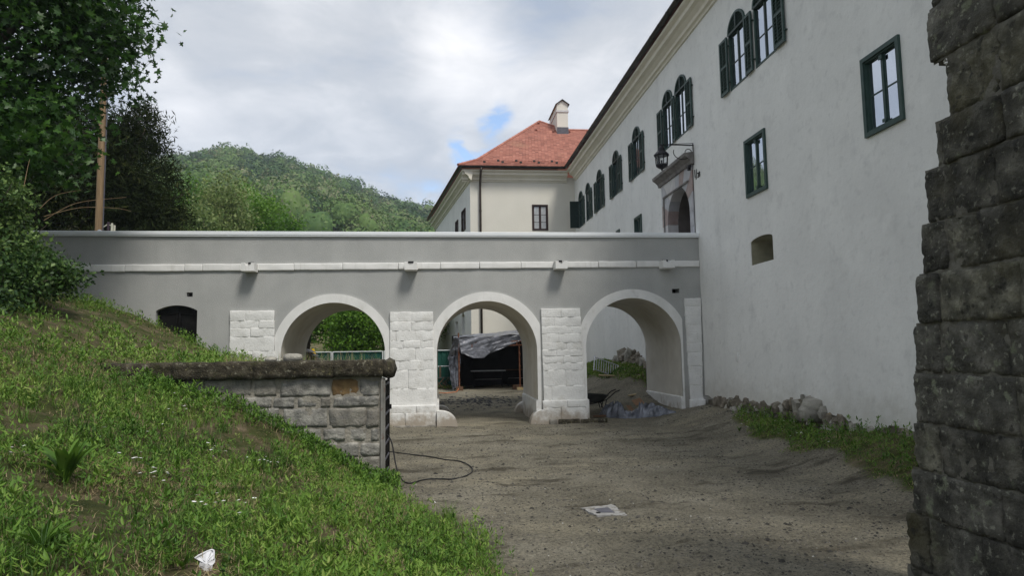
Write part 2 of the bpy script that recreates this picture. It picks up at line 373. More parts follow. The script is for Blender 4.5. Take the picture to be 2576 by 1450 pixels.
material('coping_moss', [(0.25, (0.018, 0.016, 0.011)), (0.5, (0.055, 0.047, 0.032)), (0.75, (0.13, 0.115, 0.08))], 7, 12, 0.97, 1.0, 30, 0.05,
         spots=[(14, 0.60, 0.66, (0.26, 0.25, 0.19), 0.7), (4.0, 0.55, 0.68, (0.05, 0.052, 0.018), 0.6), (22, 0.62, 0.67, (0.30, 0.27, 0.14), 0.5)])
material('wall_stone', [(0.25, (0.13, 0.12, 0.10)), (0.5, (0.23, 0.215, 0.185)), (0.75, (0.38, 0.355, 0.30))], 4.5, 12, 0.93, 0.9, 30, 0.03,
         spots=[(2.6, 0.55, 0.68, (0.10, 0.10, 0.098), 0.65), (8, 0.60, 0.68, (0.36, 0.34, 0.30), 0.5)])
material('wall_render', [(0.3, (0.13, 0.125, 0.112)), (0.5, (0.25, 0.24, 0.215)), (0.68, (0.43, 0.41, 0.36))], 5.0, 14, 0.93, 0.9, 26, 0.03,
         spots=[(2.0, 0.52, 0.64, (0.12, 0.12, 0.115), 0.6), (11, 0.56, 0.64, (0.36, 0.345, 0.30), 0.6)])
material('ochre_stone', [(0.3, (0.14, 0.085, 0.04)), (0.7, (0.27, 0.18, 0.085))], 8, 8, 0.9, 0.6, 30, 0.02)
material('wall_mortar', [(0.3, (0.22, 0.20, 0.165)), (0.7, (0.34, 0.315, 0.265))], 5, 8, 0.95, 0.9, 24, 0.03)
material('rubble', [(0.25, (0.07, 0.06, 0.045)), (0.5, (0.20, 0.175, 0.135)), (0.75, (0.42, 0.385, 0.32))], 5, 10, 0.93, 1.0, 20, 0.04,
         spots=[(2.5, 0.52, 0.66, (0.05, 0.052, 0.02), 0.6), (9, 0.6, 0.68, (0.34, 0.24, 0.10), 0.5)])
material('boulder', [(0.3, (0.20, 0.19, 0.165)), (0.7, (0.44, 0.42, 0.36))], 4, 10, 0.9, 0.8, 20, 0.03)
material('pole_wood', [(0.3, (0.17, 0.115, 0.065)), (0.7, (0.31, 0.215, 0.12))], 4, 8, 0.8, 0.3, 20, 0.01, stretch=(5, 5, 0.35))
material('plank_wood', [(0.3, (0.42, 0.32, 0.16)), (0.7, (0.58, 0.46, 0.27))], 4, 6, 0.7, 0.2, 20, 0.01)
material('brown_wood', [(0.3, (0.09, 0.05, 0.03)), (0.7, (0.17, 0.10, 0.06))], 4, 6, 0.8, 0.2, 20, 0.01)
material('rust', [(0.25, (0.08, 0.03, 0.018)), (0.5, (0.17, 0.065, 0.035)), (0.75, (0.26, 0.14, 0.09))], 9, 8, 0.85, 0.4, 30, 0.005)
material('post_grey', [(0.3, (0.16, 0.155, 0.14)), (0.7, (0.27, 0.26, 0.24))], 5, 8, 0.8, 0.3, 30, 0.005, spots=[(3, 0.55, 0.62, (0.13, 0.055, 0.03), 0.8)])
material('tarp', [(0.35, (0.05, 0.056, 0.072)), (0.65, (0.20, 0.215, 0.26))], 5, 8, 0.25, 0.6, 14, 0.03, spec=0.9)
material('tarp_silver', [(0.35, (0.07, 0.075, 0.09)), (0.65, (0.22, 0.23, 0.27))], 2.2, 6, 0.3, 0.6, 9, 0.05, spec=0.8)
material('tarp_black', [(0.3, (0.005, 0.005, 0.006)), (0.7, (0.012, 0.012, 0.014))], 3, 6, 0.45, 0.4, 12, 0.03)
material('cardboard', [(0.3, (0.25, 0.15, 0.09)), (0.7, (0.34, 0.21, 0.13))], 4, 5, 0.8, 0.2, 20, 0.01)
material('galvanised', [(0.3, (0.42, 0.43, 0.45)), (0.7, (0.60, 0.61, 0.63))], 8, 5, 0.4, 0.1, 40, 0.003, metal=0.5)
material('cable_black', [(0.3, (0.010, 0.010, 0.011)), (0.7, (0.018, 0.018, 0.02))], 8, 3, 0.45, 0.1, 30, 0.002)
material('orange_cable', [(0.3, (0.55, 0.16, 0.06)), (0.7, (0.65, 0.22, 0.09))], 8, 3, 0.5, 0.0)
material('green_net', [(0.3, (0.006, 0.050, 0.038)), (0.7, (0.012, 0.08, 0.06))], 2.0, 6, 0.8, 0.5, 120, 0.01, stretch=(1, 1, 0.3))
material('rail_white', [(0.3, (0.62, 0.66, 0.68)), (0.7, (0.74, 0.77, 0.78))], 5, 3, 0.5, 0.1)
material('cream_post', [(0.3, (0.50, 0.50, 0.40)), (0.7, (0.62, 0.61, 0.50))], 5, 3, 0.6, 0.1)
material('plum_post', [(0.3, (0.045, 0.03, 0.045)), (0.7, (0.07, 0.05, 0.065))], 5, 3, 0.6, 0.1)
material('slate', [(0.3, (0.045, 0.045, 0.05)), (0.7, (0.10, 0.10, 0.105))], 6, 5, 0.8, 0.4, 30, 0.01)
material('yellow_plastic', [(0.3, (0.72, 0.46, 0.01)), (0.7, (0.82, 0.56, 0.02))], 3, 3, 0.4, 0.05)
material('shard_white', [(0.3, (0.66, 0.66, 0.69)), (0.7, (0.76, 0.76, 0.79))], 3, 5, 0.5, 0.1, 30, 0.003, spots=[(9, 0.6, 0.66, (0.35, 0.34, 0.30), 0.35)])
material('concrete', [(0.3, (0.24, 0.235, 0.22)), (0.7, (0.38, 0.37, 0.36))], 8, 8, 0.9, 0.5, 40, 0.01, spots=[(7, 0.50, 0.60, (0.14, 0.125, 0.10), 0.85)])
material('lid_iron', [(0.3, (0.075, 0.075, 0.09)), (0.7, (0.12, 0.12, 0.14))], 8, 6, 0.6, 0.3, 40, 0.01)
material('barrow_grey', [(0.3, (0.03, 0.032, 0.03)), (0.7, (0.065, 0.066, 0.06))], 5, 6, 0.55, 0.2)
material('canvas_dark', [(0.3, (0.04, 0.045, 0.04)), (0.7, (0.07, 0.075, 0.07))], 5, 4, 0.9, 0.1)
material('pale_cloth', [(0.3, (0.6, 0.6, 0.62)), (0.7, (0.7, 0.7, 0.72))], 5, 4, 0.9, 0.1)
material('bark', [(0.3, (0.045, 0.035, 0.027)), (0.7, (0.10, 0.085, 0.065))], 8, 8, 0.95, 0.8, 20, 0.02, stretch=(1, 1, 0.3))
material('maple_leaf', [(0.0, (0.014, 0.045, 0.008)), (0.5, (0.034, 0.095, 0.014)), (1.0, (0.085, 0.18, 0.025))], 1, 2, 0.45, 0, attr='v', spec=0.4, trans=0.34)
material('yew_leaf', [(0.0, (0.011, 0.018, 0.007)), (0.6, (0.030, 0.043, 0.014)), (1.0, (0.085, 0.090, 0.030))], 1, 2, 0.95, 0, attr='v', trans=0.15, spec=0.05)
material('hedge_leaf', [(0.0, (0.020, 0.050, 0.014)), (0.5, (0.055, 0.115, 0.026)), (1.0, (0.15, 0.23, 0.06))], 1, 2, 0.5, 0, attr='v', trans=0.25)
material('bright_leaf', [(0.0, (0.035, 0.10, 0.010)), (0.5, (0.085, 0.20, 0.018)), (1.0, (0.17, 0.31, 0.035))], 1, 2, 0.5, 0, attr='v', trans=0.42)
material('pale_leaf', [(0.0, (0.05, 0.10, 0.02)), (0.5, (0.12, 0.19, 0.05)), (1.0, (0.26, 0.31, 0.11))], 1, 2, 0.5, 0, attr='v', trans=0.3)
material('forest_leaf', [(0.0, (0.024, 0.060, 0.022)), (0.35, (0.065, 0.135, 0.032)), (0.65, (0.13, 0.21, 0.050)), (0.85, (0.16, 0.20, 0.085)), (1.0, (0.24, 0.23, 0.13))], 0.55, 5, 0.7, 0, attr='mix', trans=0.2)
material('grass_blade', [(0.0, (0.034, 0.085, 0.014)), (0.35, (0.092, 0.195, 0.024)), (0.65, (0.175, 0.29, 0.042)), (0.84, (0.29, 0.37, 0.09)), (0.90, (0.38, 0.30, 0.16)), (1.0, (0.48, 0.38, 0.23))], 1, 2, 0.55, 0, attr='v', trans=0.3)
material('petal', [(0.3, (0.75, 0.75, 0.72)), (0.7, (0.82, 0.82, 0.80))], 3, 2, 0.7, 0)
material('pebble', [(0.0, (0.03, 0.028, 0.024)), (0.6, (0.13, 0.12, 0.10)), (0.93, (0.22, 0.205, 0.175)), (1.0, (0.55, 0.54, 0.50))], 3, 2, 0.9, 0.2, attr='v')

def glass_mat():
    m = bpy.data.materials.new('window_glass'); m.use_nodes = True; b = m.node_tree.nodes['Principled BSDF']
    b.inputs['Base Color'].default_value = (0.52, 0.56, 0.62, 1); b.inputs['Metallic'].default_value = 1.0; b.inputs['Roughness'].default_value = 0.03
    t = m.node_tree; n = N('ShaderNodeTexNoise', t); n.inputs['Scale'].default_value = 1.2; bp_ = N('ShaderNodeBump', t); bp_.inputs['Strength'].default_value = 0.06; bp_.inputs['Distance'].default_value = 0.05
    t.links.new(n.outputs[0], bp_.inputs['Height']); t.links.new(bp_.outputs[0], b.inputs['Normal'])
    MT['glass'] = m
    m = bpy.data.materials.new('lantern_glass'); m.use_nodes = True; b = m.node_tree.nodes['Principled BSDF']
    b.inputs['Base Color'].default_value = (0.9, 0.92, 0.95, 1); b.inputs['Transmission Weight'].default_value = 0.9; b.inputs['Roughness'].default_value = 0.05; b.inputs['IOR'].default_value = 1.1
    MT['lantern_glass'] = m
    m = bpy.data.materials.new('curtain_glass'); m.use_nodes = True; b = m.node_tree.nodes['Principled BSDF']
    t = m.node_tree; n = N('ShaderNodeTexNoise', t); n.inputs['Scale'].default_value = 2.5
    r = N('ShaderNodeValToRGB', t); r.color_ramp.elements[0].color = (0.30, 0.32, 0.34, 1); r.color_ramp.elements[1].color = (0.55, 0.56, 0.57, 1)
    t.links.new(n.outputs[0], r.inputs[0]); t.links.new(r.outputs[0], b.inputs['Base Color'])
    b.inputs['Roughness'].default_value = 0.12; b.inputs['Coat Weight'].default_value = 1.0
    MT['curtain_glass'] = m
glass_mat()

def ground_mat():
    m = bpy.data.materials.new('soil_and_turf'); m.use_nodes = True; t = m.node_tree; t.nodes.clear(); L = t.links.new
    out = N('ShaderNodeOutputMaterial', t); b = N('ShaderNodeBsdfPrincipled', t); b.inputs['Roughness'].default_value = 0.95; b.inputs['Specular IOR Level'].default_value = 0.15
    tc = N('ShaderNodeTexCoord', t)
    def noise(sc, de=8, ro=0.6, st=None):
        n = N('ShaderNodeTexNoise', t); n.inputs['Scale'].default_value = sc; n.inputs['Detail'].default_value = de; n.inputs['Roughness'].default_value = ro
        if st:
            mp = N('ShaderNodeMapping', t); mp.inputs['Scale'].default_value = st; L(tc.outputs['Object'], mp.inputs[0]); L(mp.outputs[0], n.inputs['Vector'])
        else: L(tc.outputs['Object'], n.inputs['Vector'])
        return n.outputs[0]
    def ramp(v, *st):
        r = N('ShaderNodeValToRGB', t); cr = r.color_ramp
        while len(cr.elements) < len(st): cr.elements.new(0.5)
        for e, (p, c) in zip(cr.elements, st): e.position = p; e.color = (*c, 1)
        L(v, r.inputs[0]); return r.outputs[0]
    def mix(f, a, c, mode='MIX'):
        x = N('ShaderNodeMix', t, data_type='RGBA', blend_type=mode)
        if isinstance(f, float): x.inputs['Factor'].default_value = f
        else: L(f, x.inputs['Factor'])
        L(a, x.inputs['A'])
        if isinstance(c, tuple): x.inputs['B'].default_value = (*c, 1)
        else: L(c, x.inputs['B'])
        return x.outputs['Result']
    def band(v, a, bb):
        r = N('ShaderNodeMapRange', t, interpolation_type='SMOOTHSTEP'); L(v, r.inputs['Value']); r.inputs['From Min'].default_value = a; r.inputs['From Max'].default_value = bb; return r.outputs[0]
    soil = ramp(noise(0.8, 10), (0.3, (0.180, 0.164, 0.124)), (0.5, (0.265, 0.243, 0.186)), (0.72, (0.370, 0.342, 0.27)))
    soil = mix(band(noise(0.45, 7, 0.6, (1, 1.6, 1)), 0.48, 0.66), soil, (0.36, 0.325, 0.24))
    soil = mix(0.75, soil, ramp(noise(26, 8, 0.7), (0.34, (0.30, 0.30, 0.30)), (0.5, (0.95, 0.95, 0.95)), (0.66, (1.45, 1.42, 1.38))), 'MULTIPLY')
    soil = mix(band(noise(1.3, 9, 0.65, (0.35, 1, 1)), 0.53, 0.66), soil, (0.100, 0.088, 0.064))
    soil = mix(band(noise(60, 3, 0.5), 0.62, 0.69), soil, (0.032, 0.029, 0.024))
    soil = mix(band(noise(55, 2, 0.5, (1.1, 1, 1)), 0.70, 0.74), soil, (0.38, 0.36, 0.32))
    turf = ramp(noise(2.2, 10, 0.7), (0.34, (0.045, 0.060, 0.018)), (0.46, (0.085, 0.095, 0.032)), (0.56, (0.15, 0.125, 0.07)), (0.70, (0.27, 0.21, 0.14)))
    at = N('ShaderNodeAttribute', t); at.attribute_name = 'v'
    L(mix(at.outputs['Fac'], soil, turf), b.inputs['Base Color'])
    h = N('ShaderNodeMath', t, operation='MULTIPLY_ADD'); L(noise(14, 10, 0.7), h.inputs[0]); h.inputs[1].default_value = 1.0
    k = N('ShaderNodeMath', t, operation='MULTIPLY'); L(noise(60, 6, 0.7), k.inputs[0]); k.inputs[1].default_value = 0.45; L(k.outputs[0], h.inputs[2])
    bn = N('ShaderNodeBump', t); bn.inputs['Strength'].default_value = 1.0; bn.inputs['Distance'].default_value = 0.09
    L(h.outputs[0], bn.inputs['Height']); L(bn.outputs[0], b.inputs['Normal'])
    L(b.outputs[0], out.inputs['Surface']); MT['ground'] = m
ground_mat()

# ------------------------------------------------------------------ key planes
XF = 7.55          # face of the long castle wall
YB = 19.13         # front face of the bridge
YBK = YB+3.4       # back face
YW = 10.70         # face of the low stone wall
YG = 37.2          # front of the far wing

# ------------------------------------------------------------------ terrain
_w = [onY(x, y, YW) for x, y in ((1005, 1245), (950, 1212), (850, 1160), (770, 1108), (640, 1050), (560, 1016), (450, 988), (375, 968), (290, 944))]
PX10 = np.array([-16, -11, -8.5, -7.0]+[p[0] for p in reversed(_w)]+[3.0])
PZ10 = np.array([5.0, 3.9, 3.15, 2.65]+[p[2] for p in reversed(_w)]+[0.0]); PZ10[-2] = 0.0
_m = [onY(x, y, 17.0) for x, y in ((640, 922), (610, 914), (520, 893), (420, 853), (330, 812), (230, 775), (120, 750))]
PX17 = np.array([-18, -12]+[p[0] for p in reversed(_m)]+[-3.3, -2.2, -1.2])
PZ17 = np.array([4.9, 4.3]+[p[2] for p in reversed(_m)]+[1.4, 0.5, 0.02])
ED = [onZ(1300, 1460, 0), onZ(1200, 1370, 0), onZ(1110, 1285, 0), onZ(1050, 1255, 0)]
EY = np.array([0.0, 3.0]+[p[1] for p in ED]+[YW]); EX = np.array([2.0, 1.5]+[p[0] for p in ED]+[-0.72])
_o = np.argsort(EY); EY = EY[_o]; EX = EX[_o]
def base_height(X, Y):
    X = np.asarray(X, float); Y = np.asarray(Y, float)
    # yard
    z = 0.45*sstep(21, 27.5, Y)+0.15*sstep(27, 34, Y)
    toe = 5.3-1.2*sstep(20, 24, Y); hb = np.interp(Y, [6, 11.3, 12.5, 18], [0.62, 0.60, 0.44, 0.46])+0.86*sstep(20.5, 25.5, Y)-0.9*sstep(31, 35, Y)
    z = z+np.maximum(hb-z*0.4, 0)*sstep(toe, XF+0.35, X)*np.where(Y > 33, 0.6, 1)
    # near grass slope
    x0 = np.interp(Y, EY, EX); s = np.maximum(x0-X, 0)
    k = np.interp(Y, [0, 3, 6, 8.5, 10.7], [0.22, 0.24, 0.28, 0.35, 0.44])
    zn = k*s*s/(s+0.35)
    f10 = np.interp(X, PX10, PZ10); f10b = np.where(X < -4.3, np.maximum(f10, 1.86+0.10*(-4.3-X)), f10)
    zf = zn*(1-sstep(8.3, 10.55, Y))+f10*sstep(8.3, 10.55, Y)
    # behind the low wall
    fill = np.where(X < -4.3, f10b, 1.80)*(1-sstep(-1.75, -1.05, X))
    f17 = np.interp(X, PX17, PZ17)
    t = sstep(11.6, 16.8, Y)
    zb = fill*(1-t)+f17*t
    # and behind the bridge
    f23 = np.interp(X, [-22, -12.5, -9.0, -6.0, -4.0], [5.2, 4.3, 3.6, 1.2, 0.0])
    t2 = sstep(17.5, 23, Y); zb = zb*(1-t2)+f23*t2
    t3 = sstep(34, 52, Y); zb = zb*(1-t3)
    zl = np.where(Y < YW+0.2, zf, zb)
    # soften the step across the wall only where the wall does not stand
    nowall = X < -4.9
    mixy = sstep(YW-0.9, YW+0.9, Y)
    zl = np.where(nowall & (np.abs(Y-YW) < 0.9), zf*(1-mixy)+zb*mixy, zl)
    return np.maximum(z, zl)
CREST = [(-80, 0.10), (-50, 0.20), (-36, 0.235)]
for _px, _py in ((390, 392), (475, 384), (560, 377), (640, 388), (700, 401), (780, 424), (850, 443), (950, 490), (1040, 507), (1110, 526), (1200, 548)):
    _d = ray(_px, _py); CREST.append((math.degrees(math.atan2(_d[0], _d[1])), _d[2]/math.hypot(_d[0], _d[1])-0.032))
CREST += [(12, 0.11), (30, 0.06), (60, 0.04)]
def hill(X, Y):
    az = np.degrees(np.arctan2(X, np.maximum(Y, 1.0)))
    ce = np.interp(az, [c[0] for c in CREST], [c[1] for c in CREST])
    d = np.hypot(X, Y)
    crest = ce*470+2
    up = np.where(d > 470, 1.0-0.35*sstep(470, 760, d), np.clip((d-70)/400.0, 0, 1)**1.05)
    z = crest*up*(Y > 20)
    return z*(1+0.02*vn(X/60, Y/60))+3.0*up*vn(X/45.0, Y/45.0, 3)
def height(X, Y):
    X = np.asarray(X, float); Y = np.asarray(Y, float)
    z = base_height(X, Y)
    near = np.exp(-((np.hypot(X, Y)/30.0)**2))
    n = 0.05*fbm(X*0.7, Y*0.7, 0, 3)+0.03*fbm(X*2.6, Y*2.6, 4, 3)
    lump = sstep(0.02, 0.5, z)*(X < 3)
    lump = lump*(1-0.8*np.exp(-((Y-YW)/0.9)**2))
    n = n+lump*(0.10*fbm(X*1.1+3, Y*1.1, 8, 3)+0.035*fbm(X*5, Y*5, 2, 3))
    n = n+0.016*(1-lump)*fbm(X*4.3, Y*5.5, 31, 2)+0.012*(1-np.abs(fbm(X*2.2, Y*4.0, 41, 3)))**3
    n = n+0.030*(1-lump)*(np.abs(fbm(X*1.4+0.6*Y, Y*0.8, 51, 3))**0.7-0.4)
    rut = 0.030*(1-np.abs(fbm(X*1.5+2, Y*3.5, 9, 3)))**4
    soft = sstep(24, 27, Y)*(1-sstep(34, 45, Y))
    z = z+(n-rut)*near+hill(X, Y)
    # keep the ground down under the wing and the long wall
    return z
def turf_mask(X, Y):
    X = np.asarray(X, float); Y = np.asarray(Y, float)
    x0 = np.interp(Y, EY, EX)+0.22*(1-sstep(8.5, 10, Y))+0.28*fbm(X*1.5, Y*1.5, 5, 3)
    a = sstep(-0.05, 0.45, x0-X)*(Y < YW+0.2)
    b = sstep(0.3, 0.9, base_height(X, Y))*(X < -1.0)*(Y >= YW+0.2)
    wob = 0.35*fbm(X*1.1, Y*1.1, 2, 3)
    c = sstep(0.0, 0.25, X-np.interp(Y, [4, 9, 11, 13.5, 16.0, 17.5], [6.4, 6.0, 6.3, 6.35, 6.9, 7.6])+wob)*(Y < 18.4)*(X < XF+0.2)
    d = sstep(0.0, 0.5, X-np.interp(Y, [22, 25, 31], [7.2, 6.1, 4.9])+wob)*(Y > 21)*(Y < 34)
    e = sstep(29.2, 30.0, Y+wob)*(X < 1.0)
    f = sstep(40, 60, Y)
    return np.clip(np.maximum.reduce([a, b, c, d, e, f]), 0, 1)
def height1(x, y): return float(height(np.array([x]), np.array([y]))[0])
def onG(px, py, dmax=60.0):
    d = ray(px, py); t = np.concatenate([np.arange(1.5, 12, 0.02), np.arange(12, dmax, 0.06)])
    P = EYE[None, :]+d[None, :]*t[:, None]
    h = height(P[:, 0], P[:, 1]); below = np.where(P[:, 2] < h)[0]
    i = below[0] if len(below) else len(t)-1
    return P[i]
def lines(segs):
    out = []
    for a, b, st in segs: out += list(np.arange(a, b, st))
    return np.array(out+[segs[-1][1]])
def sheet(name, xs, ys, mat, kind='structure'):
    X, Y = np.meshgrid(xs, ys); Z = height(X, Y)
    V = np.stack([X.ravel(), Y.ravel(), Z.ravel()], 1); nx, ny = len(xs), len(ys)
    i, j = np.meshgrid(np.arange(nx-1), np.arange(ny-1)); a = (j*nx+i).ravel()
    Fq = np.stack([a, a+1, a+nx+1, a+nx], 1)
    me = fast_mesh(name, V, Fq, 4, mat, turf_mask(X, Y).ravel(), True)
    o = link_mesh(name, me); o['kind'] = kind; return o
YS = sorted(set(list(np.round(lines([(-60, -2, 5.8), (-2, 2.4, 0.4), (2.4, 10.62, 0.06), (10.68, 10.78, 0.05), (11.02, 20, 0.08), (20, 34, 0.2), (34, 76, 1.4)]), 3))))
ground = sheet('ground', lines([(-80, -18, 4), (-18, -8.5, 0.5), (-8.5, -2, 0.07), (-2, 5, 0.06), (5, 9, 0.1), (9, 80, 7.1)]), np.array(YS), MT['ground'])
hs = sheet('hillside', lines([(-620, 520, 12)]), lines([(76.0, 160, 5.6), (160, 900, 12)]), MT['ground'])

# ------------------------------------------------------------------ bridge
FB = Fr((0, YB, 0), (1, 0, 0), (0, -1, 0))
bridge = thing('arched_bridge', 'grey and white plastered bridge with three round arches crossing the dirt yard to the castle', 'bridge', (0, YB, 0))
def bz(px, py): p = onY(px, py, YB); return p[0], p[2]
def arch_geo(cx, cy, rin, rout):
    c = bz(cx, cy); r = bz(cx+rin, cy)[0]-c[0]; top = bz(cx, cy-rin)[1]
    ro = bz(cx+rout, cy)[0]-c[0]
    return c[0], top-r, r, ro
ARCH = [arch_geo(839, 892, 131, 152), arch_geo(1226, 883, 126, 148), arch_geo(1594, 869, 119.5, 140)]
BLOCKS = [(580, 690.5), (981, 1089), (1360.5, 1459), (1719, 1762)]     # white stone piers, pixel edges at the top
BX = [(bz(a, 880)[0], bz(b, 880)[0]) for a, b in BLOCKS]
ZDECK = bz(1200, 664)[1]; ZTOP = bz(1200, 597)[1]; ZCOP = bz(1200, 585)[1]
XL = -17.0
def arch_poly(cx, cz, r, zb, n=40, a0=0, a1=math.pi):
    pts = [(cx+r, zb)]+[(cx+r*math.cos(t), cz+r*math.sin(t)) for t in np.linspace(a0, a1, n)]+[(cx-r, zb)]
    return pts
def bridge_outline():
    zb = -0.4; pts = [(XL, zb)]
    for cx, cz, r, ro in ARCH: pts += list(reversed(arch_poly(cx, cz, r, zb)))
    pts += [(XF+0.3, zb), (XF+0.3, ZTOP), (XL, ZTOP)]
    return pts
door = [bz(419, 0)[0], bz(518.5, 0)[0], 1.2, bz(470, 782)[1], bz(470, 768.5)[1]]
dc = (door[0]+door[1])/2; dw = (door[1]-door[0])/2; rise = door[4]-door[3]; R_ = (dw*dw+rise*rise)/(2*rise)
am = math.asin(dw/R_)
door_poly = [(door[0], door[2]), (door[1], door[2])]+[(dc+R_*math.sin(a), door[4]-R_+R_*math.cos(a)) for a in np.linspace(am, -am, 14)]
def vent(px0, px1, py0, py1):
    x0, z0 = bz(px0, py1); x1, z1 = bz(px1, py0); return [(x0, z0), (x1, z0), (x1, z1), (x0, z1)]
VENTS = [vent(469, 485, 736, 747), vent(1691, 1709, 727, 738)]
mb = MB(FB); mb.holed(bridge_outline(), [door_poly]+VENTS, 0.0)
mb.reveal(door_poly, 0.0, -0.30)
for v in VENTS: mb.reveal(v, 0, -0.35)
o = bridge_outline(); mb.holed(o, [], -(YBK-YB))
mb.add([mb.P(XL, -0.4, 0), mb.P(XL, ZTOP, 0), mb.P(XL, ZTOP, -3.4), mb.P(XL, -0.4, -3.4)], [(0, 1, 2, 3)])
part('spandrel_wall', mb, MT['grey_plaster'], bridge)
for v in VENTS: mb = MB(FB); mb.prism(v, -0.36, -0.38); part('vent', mb, MT['black_steel'], bridge)
mb = MB(FB); mb.box(XL, XF+0.3, ZDECK-0.2, ZDECK, -0.36, -3.05); part('deck', mb, MT['concrete'], bridge)
for nm, w0, w1 in (('parapet', -0.001, -0.36), ('parapet', -3.05, -3.399)):
    mb = MB(FB); mb.box(XL+0.01, XF+0.01, ZDECK-0.3, ZTOP-0.002, w0-0.02 if w0 > -1 else w0, w1); part(nm, mb, MT['grey_plaster'], bridge)
for w0, w1 in ((0.06, -0.42), (-2.99, -3.46)):
    mb = MB(FB); h = ZCOP-ZTOP
    mb.profile([(w0, ZTOP), (w0, ZTOP+h*0.25), (w0+0.015, ZTOP+h*0.3), (w0+0.015, ZCOP-0.012), (w0, ZCOP), (w1, ZCOP), (w1, ZTOP)], XL, XF-0.002)
    part('coping', mb, MT['coping_paint'], bridge)
# vaults
for cx, cz, r, ro in ARCH:
    mb = MB(FB); pts = arch_poly(cx, cz, r-0.012, -0.4, 44); n = len(pts)
    ws = [0.02]+list(np.linspace(-0.4, -3.42, 6))
    vs = [mb.P(p[0], p[1], w) for w in ws for p in pts]
    fs = [(k*n+i, k*n+i+1, (k+1)*n+i+1, (k+1)*n+i) for k in range(len(ws)-1) for i in range(n-1)]
    mb.add(vs, fs); part('vault', mb, MT['vault_plaster'], bridge, smooth=True)
# raised white arch bands, cut off at the piers
LIM = [(BX[0][1]+0.012, BX[1][0]-0.012), (BX[1][1]+0.012, BX[2][0]-0.012), (BX[2][1]+0.012, BX[3][0]-0.012)]
for (cx, cz, r, ro), (l0, l1) in zip(ARCH, LIM):
    th = np.linspace(0, math.pi, 60)
    outer = [(min(max(cx+ro*math.cos(t), l0), l1), cz+ro*math.sin(t)) for t in th]
    inner = [(cx+(r-0.012)*math.cos(t), cz+(r-0.012)*math.sin(t)) for t in th]
    zb = -0.3
    outer = [(outer[0][0], zb)]+outer+[(outer[-1][0], zb)]; inner = [(inner[0][0], zb)]+inner+[(inner[-1][0], zb)]
    for w0, w1 in ((-0.01, 0.035), (-3.39, -3.435)):
        mb = MB(FB); n = len(outer)
        vs = [mb.P(p[0], p[1], w1) for p in outer]+[mb.P(p[0], p[1], w1) for p in inner]+[mb.P(p[0], p[1], w0) for p in outer]+[mb.P(p[0], p[1], w0) for p in inner]
        fs = []
        for i in range(n-1):
            fs += [(i, i+1, n+i+1, n+i), (i, 2*n+i, 2*n+i+1, i+1), (n+i, n+i+1, 3*n+i+1, 3*n+i)]
        mb.add(vs, fs); part('arch_band', mb, MT['white_paint'], bridge)
# rough white pier stones
def pier(k, ys, pl, pr, splits, bot, plinth=None):
    """ys: joint rows (pixels); pl/pr: pixel x of left/right edge at top and bottom"""
    n = len(ys)-1
    mbk = MB(FB); xa, za = bz(pl[0], ys[0]); xb, _ = bz(pr[0], ys[0]); xa2, zb2 = bz(pl[1], ys[-1]); xb2, _ = bz(pr[1], ys[-1])
    mbk.prism([(xa2+0.015, min(zb2, bot)), (xb2-0.015, min(zb2, bot)), (xb-0.015, za-0.02), (xa+0.015, za-0.02)], -0.02, 0.055); part('pier_backing', mbk, MT['white_stone'], bridge)
    for i in range(n):
        t0 = (ys[i]+ys[i+1])/2; f = (t0-ys[0])/(ys[-1]-ys[0])
        L_ = pl[0]+(pl[1]-pl[0])*f; R2 = pr[0]+(pr[1]-pr[0])*f
        x0, z1 = bz(L_, ys[i]); x1, z0 = bz(R2, ys[i+1])
        sp = splits[i % len(splits)]; cuts = [x0]+[x0+(x1-x0)*s for s in sp]+[x1]
        w = 0.064
        if plinth and ys[i] >= plinth-1: w = 0.13; cuts[0] -= 0.04; cuts[-1] += 0.05
        if i == n-1: z0 = bot
        for a, b in zip(cuts[:-1], cuts[1:]):
            mb = MB(FB); sg = (max(5, int((b-a)/0.07)), max(4, int((z1-z0)/0.06)), 2)
            rough_box(mb, a+0.002, b-0.002, z0+0.002, z1-0.002, -0.02, w, sg, 0.009, 0.015, 6.0, seed=k*31+i*3.7+a, fine=0.9)
            part('stone_block', mb, MT['white_stone'], bridge, smooth=True)
pier(1, [783, 808, 827, 848, 885, 903, 935, 975, 1020, 1060], (580, 577), (690.5, 692), [(0.35,), (0.65,), (0.46,), (), (0.5,)], 0.9)
pier(2, [786, 810, 833, 858, 877, 908, 932, 979, 1021.5, 1041, 1073], (981, 979.5), (1089.5, 1094), [(0.5,), (0.48,), (0.14,), (0.3, 0.7), (0.58,), (0.22,), (0.42,), (), (0.6,), (0.35,)], -0.05, 1021)
pier(3, [777, 799, 822, 840, 863, 881, 896, 914, 932, 971.5, 1008.5, 1024, 1062], (1359.5, 1369), (1459, 1474), [(0.5,), (0.32,), (), (0.42,), (0.6,), (0.35,), (0.5,), (), (0.55,), (0.2,), (0.55,), (0.4,)], -0.05, 1008)
pier(4, [751, 772, 796, 818.5, 837, 864, 887, 922, 970, 1006, 1042], (1719, 1737), (1762, 1769), [(), (), (), (), (), (0.9,), (), (0.85,), ()], 0.1, 1006)
